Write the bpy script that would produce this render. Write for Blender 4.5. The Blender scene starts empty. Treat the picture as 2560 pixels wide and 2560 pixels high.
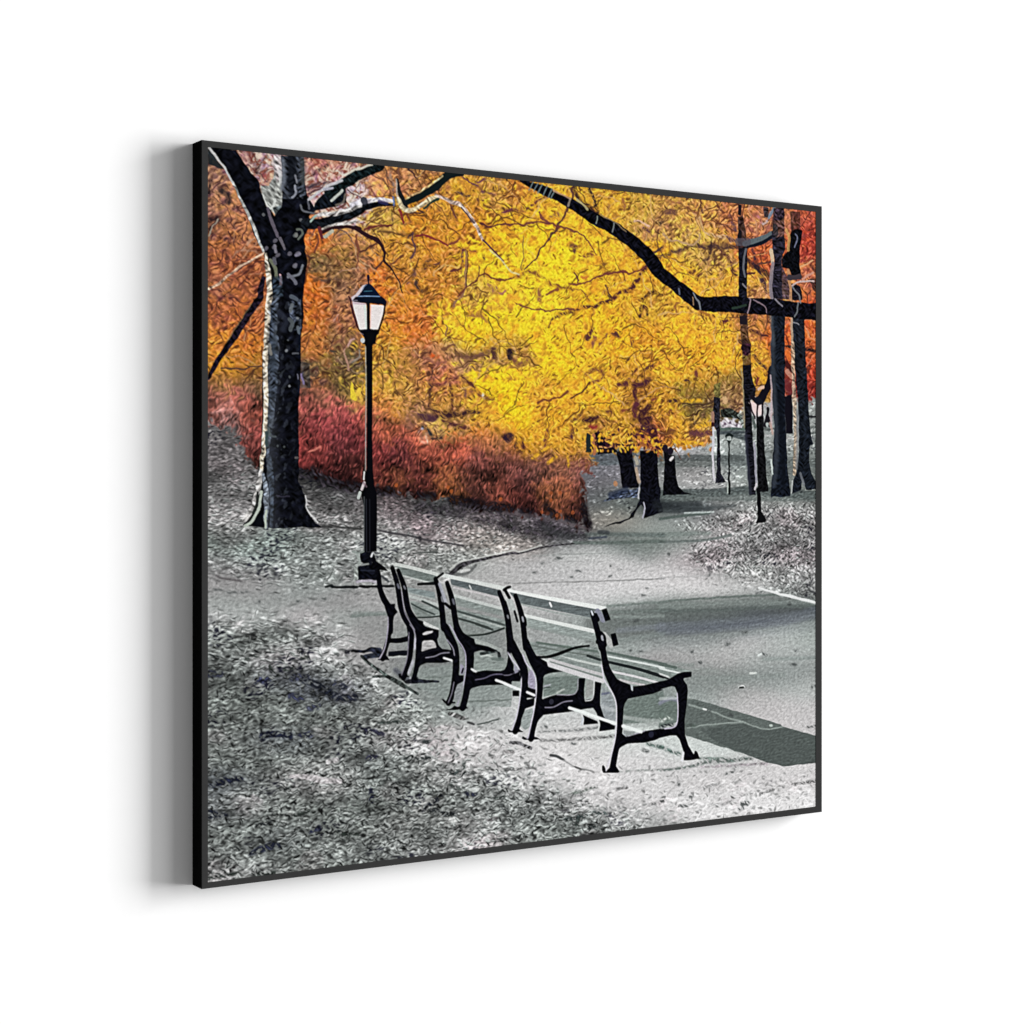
import bpy, math
import numpy as np
from mathutils import Vector

# ------------------------------------------------------------------ camera
C = bpy.context.scene.collection
TH = math.radians(32.12)                 # the wall turns away from the lens by this much
LENS_PX, FRAME_PX, HORIZON = 4588.0, 2560.0, 1215.8
W, H, DEPTH = 1.0933, 1.0, 0.0325        # outer size of the framed print, metres
Z_TOP = 2.0                              # height of its upper edge above the floor
X_LEFT = -W / 2
right = Vector((math.cos(TH), -math.sin(TH), 0.0))
fwd = Vector((math.sin(TH), math.cos(TH), 0.0))
up = Vector((0, 0, 1))
dist = LENS_PX * H / 1873.4
corner = Vector((X_LEFT, -DEPTH, Z_TOP))
cam_pos = corner - right * ((504.3 - 1280) / LENS_PX * dist) - up * ((HORIZON - 349.7) / LENS_PX * dist) - fwd * dist
cam_data = bpy.data.cameras.new('camera')
cam = bpy.data.objects.new('camera', cam_data)
C.objects.link(cam)
cam.location = cam_pos
cam.rotation_euler = (math.radians(90), 0, -TH)
cam_data.sensor_width = 36.0
cam_data.lens = 36.0 * LENS_PX / FRAME_PX
cam_data.shift_y = (HORIZON - 1280) / FRAME_PX
cam_data.clip_end = 200
bpy.context.scene.camera = cam

# ------------------------------------------------------------------ world, lamps, exposure
scene = bpy.context.scene
world = bpy.data.worlds.new('World')
scene.world = world
world.use_nodes = True
world.node_tree.nodes['Background'].inputs[0].default_value = (1, 1, 1, 1)
world.node_tree.nodes['Background'].inputs[1].default_value = 0.295

def area_lamp(name, loc, target, sx, sy, power):
    d = bpy.data.lights.new(name, 'AREA')
    d.shape = 'RECTANGLE'; d.size = sx; d.size_y = sy; d.energy = power
    o = bpy.data.objects.new(name, d)
    C.objects.link(o)
    o.location = loc
    o.rotation_euler = (Vector(target) - Vector(loc)).to_track_quat('-Z', 'Y').to_euler()
    return o

def softbox(name, elev, size_h, size_v, power, dist=9.0, dz=0.0):
    a = math.radians(elev)
    return area_lamp(name, (dist * math.cos(a), -dist * math.sin(a), 1.5 + dz), (0, 0, 1.5), size_h, size_v, power)

softbox('low_softbox', 22, 17.0, 38.0, 70500, 60.0, 6.0)       # long soft shadow to the left of the frame
softbox('high_softbox', 40, 26.0, 40.0, 14200, 60.0, 6.0)

vs = scene.view_settings
vs.view_transform = 'Standard'; vs.look = 'None'; vs.exposure = 0.0; vs.gamma = 1.0
vs.use_curve_mapping = False
scene.cycles.use_denoising = True
LIGHT_GAIN = 1.17                        # light falling on the wall, relative to a white that just clips

# ------------------------------------------------------------------ materials
def material(name, color, rough=0.6, spec=0.3, noise=None, bump=None):
    m = bpy.data.materials.new(name); m.use_nodes = True
    nt = m.node_tree; b = nt.nodes['Principled BSDF']
    b.inputs['Base Color'].default_value = (*color, 1)
    b.inputs['Roughness'].default_value = rough
    b.inputs['Specular IOR Level'].default_value = spec
    if noise:
        scale, amount = noise
        tc = nt.nodes.new('ShaderNodeTexCoord')
        n = nt.nodes.new('ShaderNodeTexNoise'); n.inputs['Scale'].default_value = scale; n.inputs['Detail'].default_value = 6
        r = nt.nodes.new('ShaderNodeValToRGB')
        r.color_ramp.elements[0].position = 0.3; r.color_ramp.elements[1].position = 0.7
        r.color_ramp.elements[0].color = (*[c * (1 - amount) for c in color], 1)
        r.color_ramp.elements[1].color = (*[c * (1 + amount) for c in color], 1)
        nt.links.new(tc.outputs['Object'], n.inputs['Vector'])
        nt.links.new(n.outputs['Fac'], r.inputs['Fac'])
        nt.links.new(r.outputs['Color'], b.inputs['Base Color'])
        if bump:
            bp = nt.nodes.new('ShaderNodeBump'); bp.inputs['Strength'].default_value = bump; bp.inputs['Distance'].default_value = 0.001
            nt.links.new(n.outputs['Fac'], bp.inputs['Height'])
            nt.links.new(bp.outputs['Normal'], b.inputs['Normal'])
    return m

M_wall = material('white_wall_paint', (0.88, 0.88, 0.88), 0.9, 0.0, noise=(60, 0.004))
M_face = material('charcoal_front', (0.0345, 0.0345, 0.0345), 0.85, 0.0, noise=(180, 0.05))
M_side = material('shaded_side_black', (0.004, 0.004, 0.004), 0.9, 0.0, noise=(180, 0.2))  # shade on the frame's outer sides, put into the colour as near black
M_back = material('raw_backing', (0.25, 0.2, 0.14), 0.9, 0.1, noise=(30, 0.2))

def mesh_object(name, verts, faces, mats, parent=None, mat_idx=None):
    me = bpy.data.meshes.new(name)
    me.from_pydata([tuple(v) for v in verts], [], faces)
    for m in mats: me.materials.append(m)
    if mat_idx: me.polygons.foreach_set('material_index', mat_idx)
    me.update()
    o = bpy.data.objects.new(name, me); C.objects.link(o)
    if parent: o.parent = parent
    return o

# ------------------------------------------------------------------ the wall
wall = mesh_object('wall', [(-14, 0, -6), (14, 0, -6), (14, 0, 9), (-14, 0, 9), (-14, 0.2, -6), (14, 0.2, -6), (14, 0.2, 9), (-14, 0.2, 9)],
                   [(0, 1, 2, 3), (5, 4, 7, 6), (4, 5, 1, 0), (3, 2, 6, 7), (4, 0, 3, 7), (1, 5, 6, 2)], [M_wall])
wall['kind'] = 'structure'

#PAINT-BEGIN
# ------------------------------------------------------------------ painting the printed picture
# The print is a flat sheet.  Its picture is painted stroke by stroke into a grid of colours (rows
# top to bottom); points were measured off the print and are taken to sheet coordinates by the plane map below.
RW, RH = 1290, 1200
QUAD = [(519.9, 367.4), (2040.0, 529.6), (2040.0, 2016.3), (519.9, 2206.0)]     # the sheet's four corners as measured

def plane_map(src, dst):
    A, b = [], []
    for (x, y), (u, v) in zip(src, dst):
        A.append([x, y, 1, 0, 0, 0, -u * x, -u * y]); b.append(u)
        A.append([0, 0, 0, x, y, 1, -v * x, -v * y]); b.append(v)
    return np.append(np.linalg.solve(np.array(A, float), np.array(b, float)), 1).reshape(3, 3)

HM = plane_map(QUAD, [(0, 0), (RW, 0), (RW, RH), (0, RH)])

def sheet(p):
    p = np.asarray(p, float)
    q = np.c_[p, np.ones(len(p))] @ HM.T
    return q[:, :2] / q[:, 2:]

HI = np.linalg.inv(HM)
yy, xx = np.mgrid[0:RH, 0:RW].astype(np.float32)
_q = np.stack([xx + .5, yy + .5, np.ones_like(xx)], -1) @ HI.T.astype(np.float32)
NX = _q[..., 0] / _q[..., 2]
NY = _q[..., 1] / _q[..., 2]
del _q
rng = np.random.default_rng(11)

TILE = dict(A=(500, 340), B=(880, 380), C=(1260, 420), D=(1650, 460), E=(500, 740), F=(880, 780), G=(1260, 820), H=(1650, 860),
            I=(500, 1140), J=(880, 1180), K=(1260, 1220), L=(1650, 1260), M=(500, 1540), O=(880, 1560), Q=(1260, 1600), R=(1650, 1640),
            S=(500, 1860), U=(880, 1860), V=(1260, 1860), W=(840, 660), Z=(0, 0))

def P(s):
    """'A 10,20 30,40 B 5,6' -> measured points; the letter names the patch the following numbers were read in."""
    out, t = [], 'Z'
    for w in s.split():
        if ',' not in w: t = w; continue
        x, y = map(float, w.split(','))
        k = 1.0 if t == 'Z' else (0.10352 if t == 'W' else 0.20704)
        out.append((TILE[t][0] + x * k, TILE[t][1] + y * k))
    return np.array(out)

def rgb(c): return np.array(c, np.float32) / 255.0

def blur(a, s):
    r = max(1, int(3 * s)); k = np.exp(-0.5 * (np.arange(-r, r + 1) / s) ** 2); k /= k.sum()
    for ax in (0, 1):
        pad = [(0, 0)] * a.ndim; pad[ax] = (r, r)
        b = np.pad(a, pad, mode='edge'); n = a.shape[ax]
        a = sum(k[i] * (b[i:i + n] if ax == 0 else b[:, i:i + n]) for i in range(2 * r + 1))
    return a.astype(np.float32)

def noise(wl, aspect=1.0, angle=0.0, band=0.5, seed=0):
    """band-limited noise: wavelength wl (grid cells) across the grain, wl*aspect along it, grain turned by angle (degrees, anticlockwise on the sheet)."""
    g = np.random.default_rng(seed)
    f = np.fft.rfft2(g.standard_normal((RH, RW)))
    fy = np.fft.fftfreq(RH)[:, None]; fx = np.fft.rfftfreq(RW)[None, :]
    a = math.radians(angle)
    u = (fx * math.cos(a) - fy * math.sin(a)) * wl * aspect
    v = (fx * math.sin(a) + fy * math.cos(a)) * wl
    r = np.sqrt(u * u + v * v) + 1e-6
    n = np.fft.irfft2(f * np.exp(-(np.log(r) / band) ** 2 / 2) / r, s=(RH, RW))
    return (n / n.std()).astype(np.float32)

def sstep(a, b, x):
    t = np.clip((x - a) / (b - a), 0, 1); return t * t * (3 - 2 * t)

img = np.zeros((RH, RW, 3), np.float32)

def field(pts, sig, wide=140.0, flat=1.0):
    """smooth colour field through scattered samples (x, y, values...)"""
    a = np.array(pts, np.float32); st = 6
    gx, gy = NX[::st, ::st], NY[::st, ::st]
    num = np.zeros(gx.shape + (a.shape[1] - 2,), np.float32); den = np.full(gx.shape, 1e-12, np.float32)
    for row in a:
        d2 = ((gx - row[0]) / flat) ** 2 + (gy - row[1]) ** 2
        w = np.exp(-d2 / (2 * sig * sig)) + 2e-4 * np.exp(-d2 / (2 * wide * wide))
        num += w[..., None] * row[2:]; den += w
    lo = num / den[..., None]
    iy = np.clip(np.arange(RH) / st, 0, lo.shape[0] - 1.001); ix = np.clip(np.arange(RW) / st, 0, lo.shape[1] - 1.001)
    y0 = iy.astype(int); x0 = ix.astype(int); ty = (iy - y0)[:, None, None].astype(np.float32); tx = (ix - x0)[None, :, None].astype(np.float32)
    A_, B_ = lo[y0][:, x0], lo[y0][:, x0 + 1]; C_, D_ = lo[y0 + 1][:, x0], lo[y0 + 1][:, x0 + 1]
    return (A_ * (1 - tx) + B_ * tx) * (1 - ty) + (C_ * (1 - tx) + D_ * tx) * ty

def smooth_line(p, n=8):
    if len(p) < 3: return p
    q = np.vstack([2 * p[0] - p[1], p, 2 * p[-1] - p[-2]]); out = []
    t = np.linspace(0, 1, n, endpoint=False)[:, None]
    for i in range(1, len(q) - 2):
        a, b, c, d = q[i - 1], q[i], q[i + 1], q[i + 2]
        out.append(0.5 * (2 * b + (c - a) * t + (2 * a - 5 * b + 4 * c - d) * t ** 2 + (3 * b - a - 3 * c + d) * t ** 3))
    return np.vstack(out + [p[-1:]])

def area_mask(p, curved=False):
    """anti-aliased inside of a closed outline, as (mask, y0, y1, x0, x1)"""
    s = sheet(p)
    if curved: s = smooth_line(np.vstack([s, s[:1]]))[:-1]
    x0, y0 = np.maximum(np.floor(s.min(0)).astype(int) - 1, 0); x1 = min(int(s[:, 0].max()) + 2, RW); y1 = min(int(s[:, 1].max()) + 2, RH)
    if x1 <= x0 or y1 <= y0: return None
    SS = 3; h, w = (y1 - y0), (x1 - x0)
    acc = np.zeros((h * SS, w * SS + 1), np.int32)
    ys = y0 + (np.arange(h * SS) + .5) / SS
    nxt = np.roll(s, -1, 0)
    for (ax, ay), (bx, by) in zip(s, nxt):
        if ay == by: continue
        i = np.nonzero((ys >= min(ay, by)) & (ys < max(ay, by)))[0]
        if len(i) == 0: continue
        xs = ax + (ys[i] - ay) * (bx - ax) / (by - ay)
        c = np.clip(np.ceil((xs - x0) * SS - .5).astype(int), 0, w * SS)
        np.add.at(acc, (i, c), 1)
    m = (np.cumsum(acc, 1)[:, :-1] & 1).astype(np.float32)
    return m.reshape(h, SS, w, SS).mean((1, 3)), y0, y1, x0, x1

def full_mask(p, soft=0.0, curved=False):
    m = np.zeros((RH, RW), np.float32); r = area_mask(p if not isinstance(p, str) else P(p), curved)
    if r: m[r[1]:r[2], r[3]:r[4]] = r[0]
    return blur(m, soft) if soft else m

def fill(s, col, alpha=1.0, curved=False, tex=None):
    r = area_mask(P(s) if isinstance(s, str) else s, curved)
    if r is None: return
    m, y0, y1, x0, x1 = r
    c = rgb(col)
    if tex is not None: c = np.clip(c * (1 + tex[y0:y1, x0:x1, None]), 0, 1)
    m = (m * alpha)[..., None]
    img[y0:y1, x0:x1] = img[y0:y1, x0:x1] * (1 - m) + c * m

def stroke(s, w, col, alpha=1.0, curved=True, soft=0.8, tex=None, rag=0.0):
    """a brush line; w = width(s) in the measured unit, spread evenly along the line"""
    p = P(s) if isinstance(s, str) else np.asarray(s, float)
    ws = np.atleast_1d(np.array(w, float))
    n0 = len(p)
    if curved and n0 > 2: q = smooth_line(p)
    else: q = p
    wn = np.interp(np.linspace(0, 1, len(q)), np.linspace(0, 1, len(ws)), ws) if len(ws) > 1 else np.full(len(q), ws[0])
    g = sheet(q)
    k = np.linalg.norm(sheet(q + [0.0, 0.5]) - sheet(q - [0.0, 0.5]), axis=1)       # sheet cells per measured unit
    k2 = np.linalg.norm(sheet(q + [0.5, 0.0]) - sheet(q - [0.5, 0.0]), axis=1)
    hw = wn * (k + k2) * 0.25
    R = hw.max() + 2
    x0, y0 = np.maximum(np.floor(g.min(0) - R).astype(int), 0); x1 = min(int(g[:, 0].max() + R) + 1, RW); y1 = min(int(g[:, 1].max() + R) + 1, RH)
    if x1 <= x0 or y1 <= y0: return
    cov = np.zeros((y1 - y0, x1 - x0), np.float32)
    for i in range(len(g) - 1):
        a, b = g[i], g[i + 1]; r = max(hw[i], hw[i + 1]) + 2
        bx0 = max(int(min(a[0], b[0]) - r), x0); bx1 = min(int(max(a[0], b[0]) + r) + 2, x1)
        by0 = max(int(min(a[1], b[1]) - r), y0); by1 = min(int(max(a[1], b[1]) + r) + 2, y1)
        if bx1 <= bx0 or by1 <= by0: continue
        X = xx[by0:by1, bx0:bx1] + .5 - a[0]; Y = yy[by0:by1, bx0:bx1] + .5 - a[1]
        d = b - a; L = d @ d + 1e-9
        t = np.clip((X * d[0] + Y * d[1]) / L, 0, 1)
        dd = np.hypot(X - t * d[0], Y - t * d[1])
        c = np.clip((hw[i] + t * (hw[i + 1] - hw[i]) - dd) / soft + .5, 0, 1)
        v = cov[by0 - y0:by1 - y0, bx0 - x0:bx1 - x0]; np.maximum(v, c, out=v)
    if rag: cov = blur(cov, 1.2) * (1 - rag + rag * sstep(-.75, .35, broken[y0:y1, x0:x1]))
    c = rgb(col)
    if tex is not None: c = np.clip(c * (1 + tex[y0:y1, x0:x1, None]), 0, 1)
    m = (cov * alpha)[..., None]
    img[y0:y1, x0:x1] = img[y0:y1, x0:x1] * (1 - m) + c * m

def dab(x, y, rx, ry, ang, col, alpha=1.0):
    s = sheet([(x, y)])[0]; k = np.linalg.norm(sheet([(x, y + 1)])[0] - s)
    rx, ry = rx * k, ry * k; R = max(rx, ry) + 2
    x0 = max(int(s[0] - R), 0); x1 = min(int(s[0] + R) + 2, RW); y0 = max(int(s[1] - R), 0); y1 = min(int(s[1] + R) + 2, RH)
    if x1 <= x0 or y1 <= y0: return
    X = xx[y0:y1, x0:x1] + .5 - s[0]; Y = yy[y0:y1, x0:x1] + .5 - s[1]
    ca, sa = math.cos(ang), math.sin(ang)
    d = np.hypot((X * ca - Y * sa) / rx, (X * sa + Y * ca) / ry)
    m = (np.clip((1 - d) * min(rx, ry) + .5, 0, 1) * alpha)[..., None]
    img[y0:y1, x0:x1] = img[y0:y1, x0:x1] * (1 - m) + rgb(col) * m

def dabs(s, r, col, alpha=1.0, ang=0.0, aspect=1.0):
    for x, y in P(s): dab(x, y, r * aspect, r, ang, col, alpha)

def at(a, y, x):
    """a read between its cells"""
    y = np.clip(y, 0, RH - 1.001); x = np.clip(x, 0, RW - 1.001)
    y0 = y.astype(np.int32); x0 = x.astype(np.int32); ty = (y - y0).astype(np.float32); tx = (x - x0).astype(np.float32)
    if a.ndim == 3: ty = ty[..., None]; tx = tx[..., None]
    return (a[y0, x0] * (1 - tx) + a[y0, x0 + 1] * tx) * (1 - ty) + (a[y0 + 1, x0] * (1 - tx) + a[y0 + 1, x0 + 1] * tx) * ty

def ruffle(amount):
    """hand-drawn unevenness: shift the paint about by up to a few cells"""
    global img
    img = at(img, yy + amount * (ink['r1'] + .25 * ink['n4']), xx + amount * (ink['r2'] + .25 * ink['h4']))

def brush_along(length, sig=2.2, step=1.3):
    """smear the paint along its own edges, as a painterly print filter does"""
    global img
    l = blur(img @ np.array([.3, .59, .11], np.float32), .8)
    dy, dx = np.gradient(l)
    a, b, c = blur(dx * dx, sig), blur(dx * dy, sig), blur(dy * dy, sig)
    th = .5 * np.arctan2(2 * b, a - c) + math.pi / 2
    vx, vy = np.cos(th), np.sin(th)
    acc = img.copy(); wsum = 1.0
    for sgn in (1, -1):
        px, py = xx.copy(), yy.copy(); ux, uy = vx * sgn, vy * sgn
        for k in range(length):
            px = px + ux * step; py = py + uy * step
            w = 1 - (k + 1) / (length + 1.5)
            acc += w * at(img, py, px); wsum += w
            iy = np.clip(py, 0, RH - 1).astype(np.int32); ix = np.clip(px, 0, RW - 1).astype(np.int32)
            nx, ny = vx[iy, ix], vy[iy, ix]
            f = np.where(nx * ux + ny * uy < 0, -1, 1)
            ux, uy = nx * f, ny * f
    img = (acc / wsum).astype(np.float32)

def mix(mask, col):
    global img
    m = np.clip(mask, 0, 1)[..., None].astype(np.float32)
    img = img * (1 - m) + col * m
#PAINT-MID
# --- colours of the foliage, sampled over the print: x y r g b
FOL = """640 400 188 165 168;600 400 165 130 125;540 430 150 118 110;530 500 158 120 105;530 560 120 85 75;590 520 160 115 90;560 600 150 100 70;600 560 165 115 85;560 650 150 92 66;620 690 142 86 60;530 720 142 92 72;
800 400 190 130 122;770 440 180 150 150;830 440 192 150 145;830 480 198 180 182;880 500 200 195 200;860 530 195 185 188;790 600 198 120 52;850 600 170 130 78;800 660 112 96 70;860 660 132 105 62;780 720 190 110 42;880 720 140 110 95;850 700 120 95 70;
900 480 198 192 205;940 470 205 150 95;1000 450 185 130 82;1020 420 195 150 82;1100 450 185 130 62;960 540 192 165 72;1050 560 205 145 42;1150 480 205 150 47;1240 470 200 150 60;1180 560 205 140 42;1250 600 218 178 40;1000 640 200 150 52;1100 640 200 140 45;1200 650 220 200 40;1270 690 228 218 42;940 700 210 122 42;1000 720 192 130 45;1100 720 195 135 45;1200 720 205 170 60;1260 740 215 190 50;900 690 150 112 88;
1290 460 205 135 50;1350 520 218 175 45;1430 500 214 175 50;1450 560 220 190 45;1540 500 212 165 50;1600 520 200 160 60;1640 560 185 138 75;1640 640 215 165 42;1300 640 226 212 45;1400 660 228 218 40;1350 600 222 200 40;1500 660 220 190 45;1500 760 222 186 40;1620 780 205 160 50;1350 760 226 216 44;1300 800 226 215 40;1560 720 215 170 45;
1690 500 200 150 70;1750 520 205 150 70;1850 520 192 120 70;1900 560 185 120 80;1950 540 178 112 76;2020 520 188 88 62;2030 600 168 62 46;2020 700 192 110 70;2020 780 200 82 42;1720 600 205 165 70;1720 700 222 182 50;1800 700 216 162 50;1780 660 190 150 76;1870 700 216 166 55;1900 640 192 92 50;1900 740 200 140 90;1970 740 192 132 70;1700 840 226 182 45;1800 840 222 178 50;1880 810 182 122 60;1950 850 200 92 46;2030 830 202 102 46;
540 780 152 92 62;600 800 162 97 57;540 860 192 132 50;600 880 187 122 46;560 900 187 142 46;620 920 162 117 46;550 950 172 127 50;640 950 122 97 60;540 990 152 86 66;600 1000 162 81 66;560 1040 180 118 108;570 1055 190 150 145;620 1040 162 72 50;640 1090 142 62 56;520 1020 150 75 60;
780 780 178 107 46;790 860 172 117 60;860 780 156 112 86;850 860 130 100 75;770 930 90 76 66;840 930 116 96 60;870 900 84 80 64;860 960 92 88 50;800 980 150 96 60;885 985 218 192 60;780 1010 176 82 66;850 1020 184 76 70;800 1060 164 56 60;870 1060 152 50 56;780 1110 152 50 46;860 1110 106 40 46;
1000 800 206 132 46;960 850 206 152 46;1050 820 206 120 45;940 880 192 152 50;960 900 186 152 60;1020 920 176 132 60;980 960 186 152 60;1060 890 176 122 80;1100 930 190 116 75;1180 850 228 214 34;1240 800 230 216 38;1130 810 224 206 44;1250 850 216 182 50;1150 890 172 132 80;1220 890 176 136 66;1220 950 230 216 34;1270 990 230 212 30;1170 1000 196 146 50;1100 1000 196 146 56;1000 1000 196 152 66;960 1020 202 142 60;1050 1040 136 96 76;1140 1040 142 102 60;1200 1030 216 192 46;1230 1060 222 182 46;940 1040 196 96 50;920 1060 192 76 56;960 1080 196 86 46;1080 1070 202 172 82;1150 1070 190 152 66;1200 1080 202 122 50;1050 1100 196 82 50;1150 1120 192 76 46;1220 1100 196 102 50;1260 1110 192 122 50;940 1130 150 46 46;1000 1130 96 36 40;1080 1140 152 62 40;1200 1150 112 56 50;1270 1150 116 60 50;900 1060 192 72 66;895 1110 132 42 50;900 1150 92 40 36;
760 1150 150 45 45;800 1170 120 40 40;850 1190 70 28 30;950 1200 112 42 36;990 1210 172 87 42;1060 1200 112 46 40;1110 1200 190 96 42;1130 1225 202 112 42;1180 1200 112 60 46;1250 1200 102 50 36;1250 1250 172 80 56;1290 1240 112 46 36;1320 1270 80 36 36;1380 1235 172 92 42;1400 1230 192 117 50;1400 1280 166 87 50;1430 1250 142 66 46;1455 1260 70 42 36;1460 1300 42 30 36;1020 1235 50 24 28;1180 1255 40 24 26;
1300 880 182 137 56;1350 850 227 204 40;1400 900 230 208 38;1450 870 224 192 44;1550 850 222 182 40;1620 840 216 152 40;1620 900 222 172 46;1560 950 206 152 46;1500 950 222 182 46;1350 990 220 167 50;1300 960 227 204 40;1450 1010 222 177 46;1500 1000 224 187 40;1600 960 172 117 46;1600 1040 152 107 46;1300 1040 227 208 35;1400 1030 217 167 40;1360 1080 217 167 46;1450 1060 202 157 50;1500 1050 162 112 50;1550 1060 207 157 46;1310 1110 202 152 40;1420 1110 207 152 46;1640 1080 162 92 50;1280 1160 122 67 56;1350 1170 122 76 60;1400 1170 132 87 60;1450 1180 127 77 66;1300 1200 82 47 46;1400 1210 152 77 50;1650 1000 207 152 42;1510 1120 190 140 50;
1680 900 222 172 46;1750 880 222 167 40;1820 900 224 177 46;1700 940 217 172 46;1760 950 202 152 50;1720 985 132 107 50;1780 985 122 97 46;1840 960 142 112 56;1840 990 112 82 46;1680 1000 202 152 50;1740 1035 82 77 46;1700 1060 217 162 46;1760 1060 202 152 56;1690 1100 192 132 46;1760 1090 202 142 70;1900 900 217 162 50;1900 950 207 152 50;1920 1000 172 132 60;1965 880 207 97 46;1970 960 122 42 36;1970 920 132 62 46;2030 880 192 92 46;2030 930 202 72 42;2025 970 132 42 36;1860 1000 172 132 92;1810 1000 190 152 102;1800 1030 80 75 50"""
FOL = [list(map(float, r.split())) for r in FOL.replace('\n', '').split(';')]

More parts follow.
